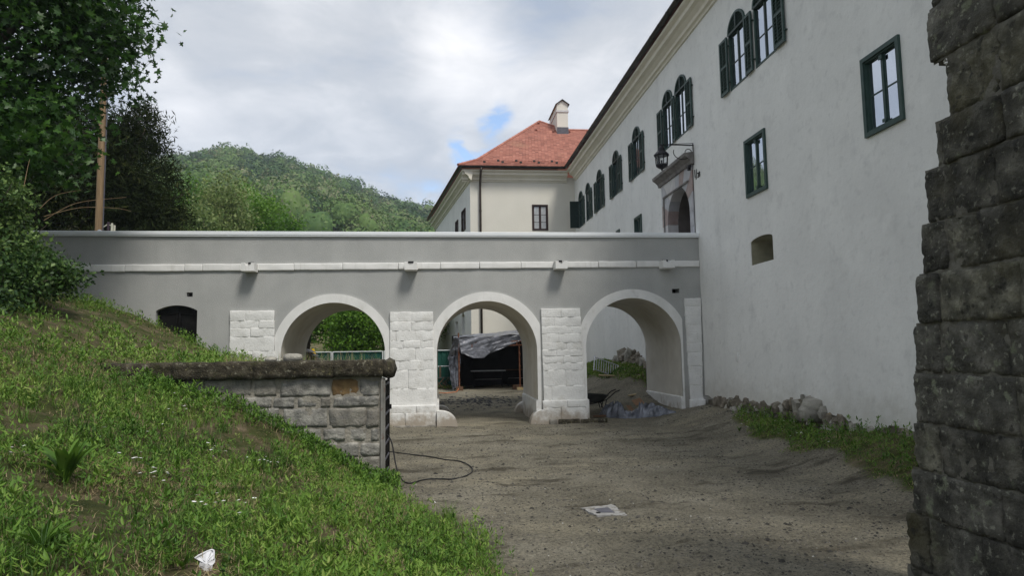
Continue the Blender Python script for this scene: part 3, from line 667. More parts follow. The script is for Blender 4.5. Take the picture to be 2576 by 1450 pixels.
# soft painted halo course above each pier is plaster over stone: slightly proud courses
# string course of rough blocks
xs = [150, 228, 315, 465, 510, 608, 740, 862, 1002, 1108, 1206, 1310, 1412, 1505, 1600, 1690, 1762]
xs = [-40, 50]+xs
for i in range(len(xs)-1):
    a = xs[i]; b = xs[i+1]; m_ = (a+b)/2
    yt = 667.5-(m_-155)/1605*11.0; yb = yt+18.5-(m_-155)/1605*3.0
    x0, z1 = bz(a, yt); x1, z0 = bz(b, yb); x1 = min(x1, XF-0.01)
    mb = MB(FB); rough_box(mb, x0+0.003, x1-0.003, z0, z1, -0.02, 0.05, (max(6, int((x1-x0)/0.08)), 5, 2), 0.012, 0.012, 5.0, seed=i*5.3, fine=0.5)
    part('string_course_block', mb, MT['white_paint'], bridge, smooth=True)
# water spouts
for i, px in enumerate((634, 1034.5, 1406, 1671)):
    yt = 667.5-(px-155)/1605*11.0
    x, z = bz(px, yt+4); w = 0.17
    gp = [(x-w, z-0.20), (x+w, z-0.20), (x+w, z+0.02)]+[(x+0.085*math.cos(t), z+0.02-0.085*math.sin(t)) for t in np.linspace(0, math.pi, 9)]+[(x-w, z+0.02)]
    mb = MB(FB); mb.prism(gp, 0.02, 0.42); sp = part('water_spout', mb, MT['white_paint'], bridge)
    mb = MB(FB); mb.prism([(x-0.085, z+0.022), (x+0.085, z+0.022), (x+0.08, z+0.075), (x-0.08, z+0.075)], 0.06, 0.088); part('outlet_shade', mb, MT['black_steel'], sp)  # black slab paints the shaded notch above the spout
# guard stones at the foot of the middle arch
def guard(xin, xout, w0, w1, z0, z1, nm='guard_stone'):
    mb = MB(FB); ps = [(xin, z0)]+[(xin+(xout-xin)*math.sin(t)**0.8, z0+(z1-z0)*(math.cos(t)**0.8 if t < 1.57 else 0)) for t in np.linspace(0.0, math.pi/2, 14)]
    ps = [p for i, p in enumerate(ps) if i == 0 or abs(p[0]-ps[i-1][0])+abs(p[1]-ps[i-1][1]) > 1e-4]
    mb.prism(ps, w0, w1); part(nm, mb, MT['white_stone'], bridge)
guard(bz(1094, 1)[0], bz(1143, 1)[0], 0.22, -0.22, -0.1, bz(1100, 1034)[1])
guard(bz(1357, 1)[0], bz(1314, 1)[0], 0.18, -0.22, -0.1, bz(1350, 1030)[1])
guard(onY(1100, 1, YBK)[0], onY(1128, 1, YBK)[0], -3.2, -3.6, -0.1, onY(1105, 1021, YBK)[2])
guard(onY(1318, 1, YBK)[0], onY(1278, 1, YBK)[0], -3.2, -3.6, -0.1, onY(1310, 1008, YBK)[2])
# dark footing stones
for i, (a, b) in enumerate(((978, 1033), (1035, 1093), (1095, 1106))):
    x0 = bz(a, 1)[0]; x1 = bz(b, 1)[0]; mb = MB(FB); rough_box(mb, x0, x1, -0.14, 0.06-0.01*i, -0.1, 0.17, (8, 3, 2), 0.02, 0.02, 6, seed=i)
    part('footing_stone', mb, MT['wall_stone'], bridge, smooth=True)
for i, (a, b) in enumerate(((1358, 1378), (1380, 1430), (1432, 1495))):
    x0 = bz(a, 1)[0]; x1 = bz(b, 1)[0]; mb = MB(FB); rough_box(mb, x0, x1, -0.1, 0.13-0.01*i, -0.1, 0.2, (8, 3, 2), 0.03, 0.03, 6, seed=i+7)
    part('footing_stone', mb, MT['coping_moss' if i else 'wall_stone'], bridge, smooth=True)
# jamb plinth in the arches
for (cx, cz, r, ro), ss in ((ARCH[1], (1, -1)), (ARCH[2], (1, -1)), (ARCH[0], (-1, 1))):
    for s_ in ss:
        x = cx+s_*(r-0.012); mb = MB(FB); mb.profile([(0, 0), (0, 0)], 0, 0) if False else None
        zt = bz(1400, 1008)[1]
        x0, x1 = (x-0.05, x) if s_ > 0 else (x, x+0.05)
        mb.prism([(x0, -0.3), (x1+0.0, -0.3), (x1, zt+(0.03 if s_ < 0 else 0.03)), (x0, zt)] if s_ > 0 else [(x0, -0.3), (x1, -0.3), (x1, zt), (x0, zt+0.03)], 0.03, -3.38)
        part('plinth', mb, MT['white_stone'], bridge)
# steel double door in the left abutment
dr = thing('steel_door', 'black steel double door with a shallow arched head in the grey bridge abutment', 'door', (dc, YB+0.2, door[2]))
for s_ in (-1, 1):
    lp = [(dc, door[2])]+[(dc+R_*math.sin(a), door[4]-R_+R_*math.cos(a)) for a in (np.linspace(0, am, 8)*s_)]+[(dc+s_*dw, door[2])]
    lp = [(p[0]*1.0, p[1]-0.012) for p in lp]
    if s_ > 0: lp = list(reversed(lp))
    mb = MB(FB); mb.prism(lp, -0.20, -0.16); lf = part('door_leaf', mb, MT['black_steel'], dr)
    mb = MB(FB); x0, x1 = sorted((dc+s_*0.012, dc+s_*(dw-0.01)))
    for zz in (door[3]-0.06, door[3]-0.62, door[3]-1.2): mb.box(x0, x1, zz-0.03, zz+0.03, -0.158, -0.135)
    for xx in (x0, x1-0.05): mb.box(xx, xx+0.05, door[2], door[3]-0.1, -0.134, -0.12)
    part('rail', mb, MT['black_steel'], lf)
mb = MB(FB); mb.box(dc+0.06, dc+0.16, door[3]-0.75, door[3]-0.72, -0.11, -0.07); mb.box(dc+0.06, dc+0.08, door[3]-0.8, door[3]-0.7, -0.12, -0.07); part('handle', mb, MT['galvanised'], dr)

# ------------------------------------------------------------------ the long castle building on the right
FC = Fr((XF, 0, 0), (0, 1, 0), (-1, 0, 0))        # u = Y, v = Z, w = out of the wall (towards -X)
castle = thing('castle_building', 'long white plastered castle building with green shutters rising along the right side', 'building', (XF, 20, 0))
def fc(px, py): p = onX(px, py, XF); return p[1], p[2]
def seg_top(u0, u1, z0, zs, rise, n=12):
    c = (u0+u1)/2; hw = (u1-u0)/2
    return [(u0, z0), (u1, z0)]+[(c+hw*math.cos(t), zs+rise*math.sin(t)) for t in np.linspace(0, math.pi, n)]
ZSILL = fc(1816, 251)[1]; ZSPR = (fc(1811.7, 115.3)[1]+fc(1835, 91)[1])/2
ZAPX = fc(1864.7, 12)[1]
ZC0 = fc(1645.9, 202)[1]           # underside of the cornice on the wall
u2a, u2b = fc(1840.5, 231.5)[0], fc(1881.4, 197)[0]
WW = abs(u2a-u2b)
# windows: (far u of opening, near u)
def rowu(px, py): return fc(px, py)[0]
U = []
U.append(dict(c=(rowu(1902, 181)+rowu(1955.8, 134.8))/2))
U.append(dict(c=(u2a+u2b)/2))
U.append(dict(c=(rowu(1706, 353)+rowu(1729.5, 331))/2))
U.append(dict(c=(rowu(1674, 376)+rowu(1694, 362))/2))
U.append(dict(c=(rowu(1598, 452)+rowu(1611, 443))/2))
U.append(dict(c=(rowu(1545.5, 504)+rowu(1559, 491))/2))
U.append(dict(c=(rowu(1505, 542)+rowu(1516, 532))/2))
U.append(dict(c=(rowu(1479, 567)+rowu(1484, 562))/2))
U.append(dict(c=(rowu(1461, 583)+rowu(1466, 578))/2))
print('WINDOWS', WW, ZSILL, ZSPR, ZAPX, ZC0, [round(w['c'], 2) for w in U])
HW = 0.50
def quadbox(tl, tr, br, bl):
    P = [fc(*p) for p in (tl, tr, br, bl)]
    return ((P[0][0]+P[3][0])/2, (P[1][0]+P[2][0])/2, (P[2][1]+P[3][1])/2, (P[0][1]+P[1][1])/2)   # far u, near u, z0, z1
RECT = [quadbox((2168, 154), (2263, 91), (2280, 302), (2182, 350)), quadbox((1874, 355), (1925, 319.5), (1933, 472), (1881.5, 497.5)), quadbox((1598, 552), (1615.5, 539), (1616.5, 628), (1599.5, 642))]
z0r = (RECT[0][2]+RECT[1][2])/2; z1r = (RECT[0][3]+RECT[1][3])/2
RECT = [(a, b, z0r, z1r) for a, b, _, _ in RECT]+[(rowu(1552, 590), rowu(1560, 585), z0r, z1r)]
print('RECT', RECT)
holes = []
for w in U: holes.append(seg_top(w['c']-HW, w['c']+HW, ZSILL, ZSPR, ZAPX-ZSPR, 14))
RIN = 0.07
for a, b, z0, z1 in RECT: holes.append([(b+RIN, z0+RIN), (a-RIN, z0+RIN), (a-RIN, z1-RIN), (b+RIN, z1-RIN)])
# loophole niche
na, nz0 = fc(1890.5, 667); nb, nz1 = fc(1946.5, 655); nzt = fc(1891, 612)[1]; nzt2 = fc(1920, 591)[1]
nz0 = (nz0+nz1)/2
niche = [(nb, nz0), (na, nz0), (na, nzt-0.02)]+[((na+nb)/2+(na-nb)/2*math.cos(t), nzt+(nzt2-nzt)*math.sin(t)*1.0) for t in np.linspace(0.25, math.pi-0.25, 8)]+[(nb, nzt-0.02)]
holes.append(niche)
# portal
PA = (fc(1667, 472)[0]+fc(1672, 584)[0])/2; PB = (fc(1743, 416.6)[0]+fc(1750.7, 583)[0])/2
PZT = fc(1743, 414)[1]; oa = fc(1685, 584)[0]; ob = fc(1741.8, 583)[0]; pzap = fc(1714.4, 468.6)[1]; pr_ = (oa-ob)/2; pc = (oa+ob)/2; pzs = pzap-pr_; PZ0 = ZDECK
print('PORTAL', PA, PB, PZT, oa, ob, pzap, pzs)
portal_open = [(ob, PZ0), (oa, PZ0)]+[(pc+pr_*math.cos(t), pzs+pr_*math.sin(t)) for t in np.linspace(0, math.pi, 24)]
holes.append([(p[0]*1.0, p[1]) for p in portal_open])
UE0, UE1 = 2.0, YG+0.3
# ragged lower edge of the plaster
base_px = [(2320, 1088), (2232, 1078), (2180, 1076), (2150, 1070), (2125, 1050), (2095, 1045), (2078, 1046), (2060, 1004), (2035, 1003), (1995, 1012), (1975, 1010), (1945, 1027), (1925, 1020), (1890, 1010), (1860, 1012), (1845, 1003), (1800, 1006), (1775, 996)]
edge = []
for i, (x, y) in enumerate(base_px):
    edge.append(fc(x, y))
    if i < len(base_px)-1:
        x2, y2 = base_px[i+1]; n = 5
        for k in range(1, n):
            f = k/n; p = fc(x+(x2-x)*f, y+(y2-y)*f); edge.append((p[0], p[1]+random.uniform(-0.035, 0.035)))
outer = [(UE0, 0.3), (UE0+0.5, 0.55)]+edge
far = [(fc(1775, 996)[0]+0.3, 0.75), (YBK-0.3, 1.0)]
for k in range(28):
    u = YBK+0.2+k*0.36; hgt = 1.15+0.9*math.exp(-((u-27.0)/2.4)**2)
    far.append((u, hgt+random.uniform(-0.07, 0.07)))
outer += far+[(UE1, 0.7), (UE1, ZC0+0.2), (UE0, ZC0+0.2)]
mb = MB(FC); mb.holed(outer, holes, 0.0)
for h in holes[:-1]: mb.reveal(h, 0, -0.16 if h is not niche else -0.02)
# splayed niche
n = len(niche); cc = ((na+nb)/2, (nz0+nzt)/2+0.05)
inn = [(cc[0]+(p[0]-cc[0])*0.80, cc[1]+(p[1]-cc[1])*0.85) for p in niche]
NQ = n; mb.add([mb.P(p[0], p[1], -0.02) for p in niche]+[mb.P(p[0], p[1], -0.75) for p in inn], [(0, 1, n+1, n)])
# thickness of the plaster coat at its ragged foot
mb.reveal(outer, 0, -0.06)
part('plaster_wall', mb, MT['facade_plaster'], castle)
# masonry body behind the plaster coat, closed at the near end
mb = MB(FC); mb.box(UE0, UE1, -0.5, 0.55, -0.10, -0.6); part('foundation', mb, MT['rubble'], castle)
mb = MB(FC); mb.box(UE0, UE1+8, 11.0, 11.2, -0.3, -9); mb.box(UE0-0.02, UE0+0.0, -0.5, 11.3, -0.0, -9); part('rear_body', mb, MT['facade_plaster'], castle)
# cornice
cp = [(0, ZC0), (0.05, ZC0), (0.07, ZC0+0.07), (0.14, ZC0+0.10), (0.15, ZC0+0.2), (0.26, ZC0+0.30), (0.36, ZC0+0.34), (0.38, ZC0+0.46), (0.50, ZC0+0.52), (0.52, ZC0+0.58), (-0.1, ZC0+0.58)]
mb = MB(FC); mb.profile(cp, UE0, YG-0.45); part('cornice', mb, MT['cornice_paint'], castle)
# gutter: half-round channel with straps
ZG = ZC0+0.62
def gutter_prof(w, z, r=0.10, t=0.012, n=9):
    o_ = [(w+r*math.cos(a), z+r*math.sin(a)) for a in np.linspace(math.pi, 2*math.pi, n)]
    return o_+[(w+(r-t)*math.cos(a), z+(r-t)*math.sin(a)) for a in np.linspace(2*math.pi, math.pi, n)]
mb = MB(FC); mb.profile(gutter_prof(0.60, ZG+0.12), UE0, YG-0.62); gut = part('gutter', mb, MT['gutter_metal'], castle)
for k in range(44):
    u = UE0+0.4+k*0.8
    mb = MB(FC)
    mb.profile(gutter_prof(0.60, ZG+0.12, 0.112, 0.012), u, u+0.035)
    if u < YG-1: part('strap', mb, MT['gutter_metal'], gut)
# roof (seen from elsewhere)
rf = thing_roof = None
mb = MB(FC); mb.add([mb.P(UE0, ZG+0.10, 0.55), mb.P(YG-0.62, ZG+0.10, 0.55), mb.P(YG+1, ZG+4.3, -5.0), mb.P(UE0, ZG+4.3, -5.0)], [(0, 1, 2, 3)])
mb.add([mb.P(UE0, ZG+4.3, -5.0), mb.P(YG+1, ZG+4.3, -5.0), mb.P(YG+1, ZG, -10.5), mb.P(UE0, ZG, -10.5)], [(0, 1, 2, 3)])
rf = part('roof', mb, MT['roof_tile'], castle)

def rect_window(parent, a, b, z0, z1, fr, mat, fw=0.078, out=0.05, gmat='glass', rows=(0.5,), knob=True):
    """rectangular casement: frame proud of the wall; a,b u-limits"""
    a, b = min(a, b), max(a, b)
    mb = MB(fr)
    for (x0, x1, y0, y1) in ((a, a+fw, z0, z1), (b-fw, b, z0, z1), (a+fw, b-fw, z0, z0+fw), (a+fw, b-fw, z1-fw, z1)):
        mb.box(x0, x1, y0, y1, -0.06, out)
    i0, i1, j0, j1 = a+fw, b-fw, z0+fw, z1-fw
    t = fw*0.35
    for (x0, x1, y0, y1) in ((i0, i0+t, j0, j1), (i1-t, i1, j0, j1), (i0+t, i1-t, j0, j0+t), (i0+t, i1-t, j1-t, j1)):
        mb.box(x0, x1, y0, y1, -0.06, out-0.03)
    win = part('window', mb, MT[mat], parent)
    c = (i0+i1)/2; mb = MB(fr); mw_ = 0.03 if fr is FC else 0.035
    mb.box(c-mw_, c+mw_, j0+t, j1-t, -0.07, -0.01)
    if knob:
        mb.box(c-mw_*1.5, c+mw_*1.5, j1-t-0.10, j1-t-0.02, 0.005, 0.02); mb.box(c-mw_*1.5, c+mw_*1.5, j0+t+0.02, j0+t+0.08, 0.005, 0.02)
    part('mullion', mb, MT[mat], win)
    bars = [j0+t]+[j0+(j1-j0)*r for r in rows]+[j1-t]
    mb = MB(fr)
    for x0, x1 in ((i0+t, c-mw_), (c+mw_, i1-t)):
        s = 0.028
        for y0, y1 in zip(bars[:-1], bars[1:]): pass
        mb.box(x0, x0+s, j0+t, j1-t, -0.06, -0.03); mb.box(x1-s, x1, j0+t, j1-t, -0.06, -0.03)
        for y in bars: mb.box(x0+s, x1-s, y-0.014, y+0.014, -0.07, -0.034)
    part('sash', mb, MT[mat], win)
    for x0, x1 in ((i0+t, c-mw_), (c+mw_, i1-t)):
        for y0, y1 in zip(bars[:-1], bars[1:]):
            mb = MB(fr); mb.box(x0+0.02, x1-0.02, y0+0.008, y1-0.008, -0.050, -0.042); part('pane', mb, MT[gmat], win)
    mb = MB(fr); mb.box(a+0.04, b-0.04, z0+0.04, z1-0.04, -0.165, -0.155); part('dark_backing', mb, MT['black_steel'], win)  # black plate stands in for the darkness of the unlit room
    return win
for i, (a, b, z0, z1) in enumerate(RECT): rect_window(castle, a, b, z0, z1, FC, 'green_paint')

def slat_mesh(width, depth=0.05, th=0.008, tilt=0.6):
    mb = MB(FC); c, s = math.cos(tilt), math.sin(tilt)
    pts = [(-depth/2, -th/2), (depth/2, -th/2), (depth/2, th/2), (-depth/2, th/2)]
    pr = [(p[0]*s+p[1]*c, p[0]*c*-1+p[1]*s) for p in pts]      # (w,v)
    mb.profile(pr, -width/2, width/2); V = np.array(mb.v)-np.array([XF, 0, 0])
    return V, mb.f
SLAT = {}
def shutter(parent, u0, u1, z0, z1, individual, w0=0.035, mat='green_paint'):
    u0, u1 = min(u0, u1), max(u0, u1); mb = MB(FC); s = 0.055; zm = z0+(z1-z0)*0.5
    mb.box(u0, u0+s, z0, z1, w0, w0+0.045); mb.box(u1-s, u1, z0, z1, w0, w0+0.045)
    for y in (z0+0.035, zm, z1-0.035): mb.box(u0+s, u1-s, y-0.035, y+0.035, w0+0.002, w0+0.043)
    mb.box(u0+s, u1-s, z0, z1, w0+0.003, w0+0.006)
    uc = (u0+u1)/2
    mb.box(uc-0.008, uc+0.008, z0+0.1, zm-0.06, w0+0.05, w0+0.06); mb.box(uc-0.008, uc+0.008, zm+0.06, z1-0.1, w0+0.05, w0+0.06)
    for zz in (z0+0.25, z1-0.25): mb.box(u0-0.05 if u1 > 0 else u0, u0, zz-0.012, zz+0.012, w0-0.03, w0+0.03)
    key = (round(u1-u0-2*s, 3), mat)
    V, Fs = slat_mesh(u1-u0-2*s)
    rows = []
    for a, b in ((z0+0.08, zm-0.045), (zm+0.045, z1-0.08)):
        n = max(3, int((b-a)/0.072)); rows += list(np.linspace(a+0.02, b-0.02, n))
    if individual:
        sh = part('shutter', mb, MT[mat], parent)
        if key not in SLAT: SLAT[key] = mesh_from('slat', V, Fs, MT[mat])
        L = np.array(parent.location) if not parent.parent else np.zeros(3)
        for z in rows:
            p = FC(uc, z, w0+0.026)-L; link_mesh('slat', SLAT[key], sh, p)
    else:
        for z in rows: mb.add([tuple(np.array(v)+FC(uc, z, w0+0.026)) for v in V], Fs)
        sh = part('shutter', mb, MT[mat], parent)
    return sh
def arched_window(w, individual):
    c = w['c']; a, b = c-HW, c+HW; fw = 0.06
    mb = MB(FC)
    mb.box(a, a+fw, ZSILL, ZSPR, -0.10, 0.012); mb.box(b-fw, b, ZSILL, ZSPR, -0.10, 0.012); mb.box(a+fw, b-fw, ZSILL, ZSILL+0.05, -0.10, 0.012)
    n = 16; ri = ZAPX-ZSPR
    o_ = [(c+HW*math.cos(t), ZSPR+ri*math.sin(t)) for t in np.linspace(0, math.pi, n)]
    i_ = [(c+(HW-fw)*math.cos(t), ZSPR+(ri-fw)*math.sin(t)) for t in np.linspace(0, math.pi, n)]
    vs = [mb.P(p[0], p[1], w_) for w_ in (0.045, -0.1) for p in o_+i_]; m = 2*n
    fs = []
    for k in range(n-1): fs += [(k, k+1, n+k+1, n+k), (m+k, m+n+k, m+n+k+1, m+k+1), (k, m+k, m+k+1, k+1), (n+k, n+k+1, m+n+k+1, m+n+k)]
    mb.add(vs, fs); win = part('window', mb, MT['green_paint'], castle)
    mb = MB(FC); mb.box(c-0.03, c+0.03, ZSILL+0.05, ZSPR, -0.09, -0.012); mb.box(c-0.03, c+0.03, ZSPR+0.03, ZAPX-fw, 0.0, 0.05)
    mb.box(a+fw, b-fw, ZSPR-0.03, ZSPR+0.03, -0.05, 0.045); part('mullion', mb, MT['green_dark'], win)
    zm = ZSILL+(ZSPR-ZSILL)*0.46
    mb = MB(FC)
    for x0, x1 in ((a+fw, c-0.035), (c+0.035, b-fw)):
        for y in (ZSILL+0.065, zm, ZSPR-0.045): mb.box(x0, x1, y-0.013, y+0.013, -0.06, -0.022)
        mb.box(x0, x0+0.025, ZSILL+0.08, ZSPR-0.06, -0.06, -0.024); mb.box(x1-0.025, x1, ZSILL+0.08, ZSPR-0.06, -0.06, -0.024)
    part('sash', mb, MT['green_dark'], win)
    for x0, x1 in ((a+fw, c-0.035), (c+0.035, b-fw)):
        for y0, y1 in ((ZSILL+0.07, zm), (zm, ZSPR-0.05)):
            mb = MB(FC); mb.box(x0+0.02, x1-0.02, y0+0.01, y1-0.01, -0.040, -0.034); part('pane', mb, MT['glass'], win)
    # slatted lunette
    mb = MB(FC); mb.prism(list(i_), -0.02, -0.01)
    for z in np.arange(ZSPR+0.06, ZAPX-fw-0.02, 0.072):
        hw = (HW-fw)*math.sqrt(max(0, 1-((z-ZSPR)/(ri-fw))**2))-0.01
        if hw < 0.06: continue
        for x0, x1 in ((c-hw, c-0.03), (c+0.03, c+hw)):
            V, Fs = slat_mesh(x1-x0); mb.add([tuple(np.array(v)+FC((x0+x1)/2, z, 0.012)) for v in V], Fs)
    part('louvre', mb, MT['green_paint'], win)
    mb = MB(FC); mb.box(a+0.02, b-0.02, ZSILL+0.02, ZSPR, -0.165, -0.158); part('dark_backing', mb, MT['black_steel'], win)  # black plate behind the panes, room darkness put in as colour
for i, w in enumerate(U): arched_window(w, i < 4)
SW = 0.46
def sh_at(i, side, ind, width=SW):
    c = U[i]['c']
    if side > 0: return shutter(castle, c+HW+0.01, c+HW+0.01+width, ZSILL, ZSPR, ind)
    return shutter(castle, c-HW-0.01-width, c-HW-0.01, ZSILL, ZSPR, ind)
sh_at(0, -1, True); gap = U[1]['c']-HW-(U[0]['c']+HW); sh_at(1, -1, True, max(0.25, min(SW, gap-0.06))); sh_at(1, 1, True)
gap = U[3]['c']-HW-(U[2]['c']+HW); sh_at(2, -1, True); sh_at(3, -1, True, max(0.25, min(SW, gap-0.06))); sh_at(3, 1, True)
for i in (4, 5, 6): sh_at(i, -1, False); sh_at(i, 1, False)
gap = U[8]['c']-HW-(U[7]['c']+HW); sh_at(7, -1, False); sh_at(8, -1, False, max(0.2, min(SW, gap-0.04)))
# last shutter stands open at a right angle to the wall, face to the camera
us = U[8]['c']+HW+0.02
mb = MB(WORLD); X0, X1 = XF-0.52, XF-0.02; fr_ = Fr((0, us, 0), (1, 0, 0), (0, -1, 0)); mb = MB(fr_)
mb.box(X0, X0+0.055, ZSILL, ZSPR, 0, 0.045); mb.box(X1-0.055, X1, ZSILL, ZSPR, 0, 0.045)
for y in (ZSILL+0.035, (ZSILL+ZSPR)/2, ZSPR-0.035): mb.box(X0+0.055, X1-0.055, y-0.035, y+0.035, 0.001, 0.044)
mb.box(X0+0.05, X1-0.05, ZSILL, ZSPR, 0.003, 0.006)
for z in np.arange(ZSILL+0.1, ZSPR-0.06, 0.072): mb.box(X0+0.055, X1-0.055, z-0.006, z+0.022, 0.012, 0.03)
part('shutter', mb, MT['green_dark'], castle, label='shutter folded out square to the wall')

# portal: coloured stone surround, dark passage
pt_mb = MB(FC)
po = 0.05
mb = MB(FC); mb.prism([(PB, PZ0-0.1), (ob-0.01, PZ0-0.1), (ob-0.01, PZT), (PB, PZT)], -0.02, 0.02)
mb.prism([(oa+0.01, PZ0-0.1), (PA, PZ0-0.1), (PA, PZT), (oa+0.01, PZT)], -0.02, 0.02)
portal = part('portal', mb, MT['marble_pale'], castle)
cols = ['marble_grey', 'marble_pale', 'marble_pink', 'marble_grey', 'marble_grey', 'marble_pink', 'marble_pale']
# jamb stones
zz = list(np.linspace(PZ0-0.1, pzs, 5))
k = 0
for (x0, x1) in ((PB, ob), (oa, PA)):
    for a, b in zip(zz[:-1], zz[1:]):
        mb = MB(FC); mb.box(x0, x1, a+0.004, b-0.004, -0.30, 0.055); part('stone', mb, MT[cols[(k*3+1) % 7]], portal); k += 1
# voussoir wedges filling the spandrels
def edge_pt(t):
    dx, dz = math.cos(t), math.sin(t); ts = []
    if dx > 1e-6: ts.append((PA-pc)/dx)
    if dx < -1e-6: ts.append((PB-pc)/dx)
    if dz > 1e-6: ts.append((PZT-pzs)/dz)
    s = min(ts); return (pc+dx*s, pzs+dz*s)
cA = math.atan2(PZT-pzs, PA-pc); cB = math.atan2(PZT-pzs, PB-pc)
ang = [0, 0.45, 0.80, 1.12, 1.42, 1.72, 2.02, 2.36, 2.70, math.pi]
for i in range(len(ang)-1):
    t0, t1 = ang[i]+0.004, ang[i+1]-0.004
    arc = [(pc+pr_*math.cos(t), pzs+pr_*math.sin(t)) for t in np.linspace(t1, t0, 6)]
    mid = [edge_pt(t0)]
    for cA_ in (cA, cB):
        if t0 < cA_ < t1: mid.append((PA, PZT) if cA_ == cA else (PB, PZT))
    mid.append(edge_pt(t1))
    mb = MB(FC); mb.prism(arc+mid, -0.30, 0.055); part('stone', mb, MT[cols[(i*2+2) % 7]], portal)
# recessed fillet line around the arch
mb = MB(FC); lx0, lx1 = PB+0.16, PA-0.22; lz = PZT-0.42
mb.box(lx0+0.1, lx1, lz-0.05, lz, 0.052, 0.10); mb.box(lx1-0.05, lx1, PZ0, lz-0.05, 0.052, 0.09); part('fillet', mb, MT['hood_stone'], portal)
# hood moulding
hp = [(0.02, PZT), (0.10, PZT), (0.13, PZT+0.10), (0.24, PZT+0.20), (0.30, PZT+0.23), (0.31, PZT+0.32), (0.02, PZT+0.36)]
mb = MB(FC); mb.profile(hp, PB-0.13, PA+0.18); part('hood_mould', mb, MT['hood_stone'], portal)
# passage inside
mb = MB(FC); pts = [(ob, PZ0)]+[(pc-pr_*math.cos(t), pzs+pr_*math.sin(t)) for t in np.linspace(0, math.pi, 20)]+[(oa, PZ0)]
zj = [-0.30, -0.75, -1.2, -1.7, -2.3]
for a, b in zip(zj[:-1], zj[1:]):
    q = len(pts); vs = [mb.P(p[0], p[1], a) for p in pts]+[mb.P(p[0], p[1], b) for p in pts]; mb.add(vs, [(i, i+1, q+i+1, q+i) for i in range(q-1)])
mb.box(ob-0.1, oa+0.1, PZ0-0.15, PZ0-0.01, -0.3, -2.4)
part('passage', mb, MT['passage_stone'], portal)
mb = MB(FC); mb.prism(pts, -2.28, -2.22); dl = part('door', mb, MT['door_wood'], castle)
mb = MB(FC); mb.box(ob+0.1, oa-0.1, pzs-0.08, pzs+0.02, -2.21, -2.17); mb.box(pc-0.03, pc+0.03, PZ0, pzs-0.1, -2.21, -2.17); part('rail', mb, MT['brown_wood'], dl)
# sensor box and house number
mb = MB(FC); u, v = fc(1744, 413); mb.box(PB-0.02, PB+0.14, PZT-0.10, PZT-0.02, 0.06, 0.16); mb.box(PB+0.02, PB+0.10, PZT-0.17, PZT-0.10, 0.08, 0.15); part('sensor', mb, MT['lantern_iron'], portal)
tu, tz = fc(1753, 440)
def wall_text(s, u, z, size, nm, parent):
    td = bpy.data.curves.new(nm, 'FONT'); td.body = s; td.size = size; td.extrude = 0.006; td.align_x = 'CENTER'; td.align_y = 'CENTER'
    td.materials.append(MT['lantern_iron']); td.offset = 0.0
    to = bpy.data.objects.new(nm, td); COL.objects.link(to); to.parent = parent
    p = FC(u, z, 0.012)-np.array(castle.location)
    bpy.context.view_layer.update(); me = bpy.data.meshes.new_from_object(to); bpy.data.objects.remove(to)
    to = bpy.data.objects.new(nm, me); COL.objects.link(to); to.parent = parent
    to.matrix_local = Matrix(((0, 0, -1, p[0]), (-1, 0, 0, p[1]), (0, 1, 0, p[2]), (0, 0, 0, 1)))
u0 = fc(1749.5, 437)[0]; u1 = fc(1756.0, 442)[0]; print('num', u0, u1)
wall_text('1', u0+0.02, tz+0.05, 0.36, 'number', castle); wall_text('/', (u0+u1)/2, tz, 0.42, 'number', castle); wall_text('28', u1-0.08, tz-0.04, 0.22, 'number', castle)
# small white socket plate and stray screws on the wall
mb = MB(FC); u, v = fc(1855, 899); mb.box(u-0.055, u+0.055, v-0.11, v+0.11, 0.0, 0.03); part('cover_plate', mb, MT['white_paint'], castle)

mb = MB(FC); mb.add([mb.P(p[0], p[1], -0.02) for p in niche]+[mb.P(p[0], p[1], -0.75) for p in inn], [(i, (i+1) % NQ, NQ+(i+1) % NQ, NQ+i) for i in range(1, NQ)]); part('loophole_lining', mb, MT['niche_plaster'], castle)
mb = MB(FC); mb.prism(inn, -0.77, -0.745); part('loophole_back', mb, MT['slate'], castle)  # dark plate, the shade deep in the recess put in as colour
# rubble foot under the ragged plaster
random.seed(11)
def rubble(u, z, r, k, mat='rubble', w=0.02, sc=(1, 1, 1)):
    mb = MB(FC); rough_box(mb, u-r*sc[0], u+r*sc[0], z-r*sc[1], z+r*sc[1], -0.22, w+r*0.5*sc[2], (5, 5, 3), r*0.7, r*0.45, 0.9/r, seed=k*1.7, fine=0.5, warp=r*0.9)
    return part('rubble_stone', mb, MT[mat], castle, smooth=False)
k = 0
eu = [e[0] for e in edge]; ez = [e[1] for e in edge]
for u in np.arange(10.2, 18.3, 0.20):
    z = float(np.interp(u, eu, ez)); gz = height1(XF-0.1, u)
    n = max(1, int((z-gz)/0.22)+1)
    for q in range(n):
        zz_ = z-0.10-q*0.2+random.uniform(-0.03, 0.03)
        if zz_ > gz-0.2: rubble(u+random.uniform(-0.06, 0.06), zz_, random.uniform(0.10, 0.17), k, random.choice(['rubble', 'rubble', 'boulder']), w=random.uniform(-0.02, 0.06)); k += 1
for u in np.arange(22.6, 32.2, 0.30):
    z = 1.15+0.9*math.exp(-((u-27.0)/2.4)**2); gz = height1(XF-0.2, u)
    for q in range(int((z-gz)/0.26)+1):
        rubble(u+random.uniform(-0.1, 0.1), z-0.12-q*0.26, random.uniform(0.15, 0.24), k, random.choice(['rubble', 'boulder']), w=random.uniform(0.0, 0.16)+0.10*q); k += 1
bu = (fc(2037, 1020)[0]+fc(2074, 1020)[0])/2; bzz = fc(2055, 1020)[1]
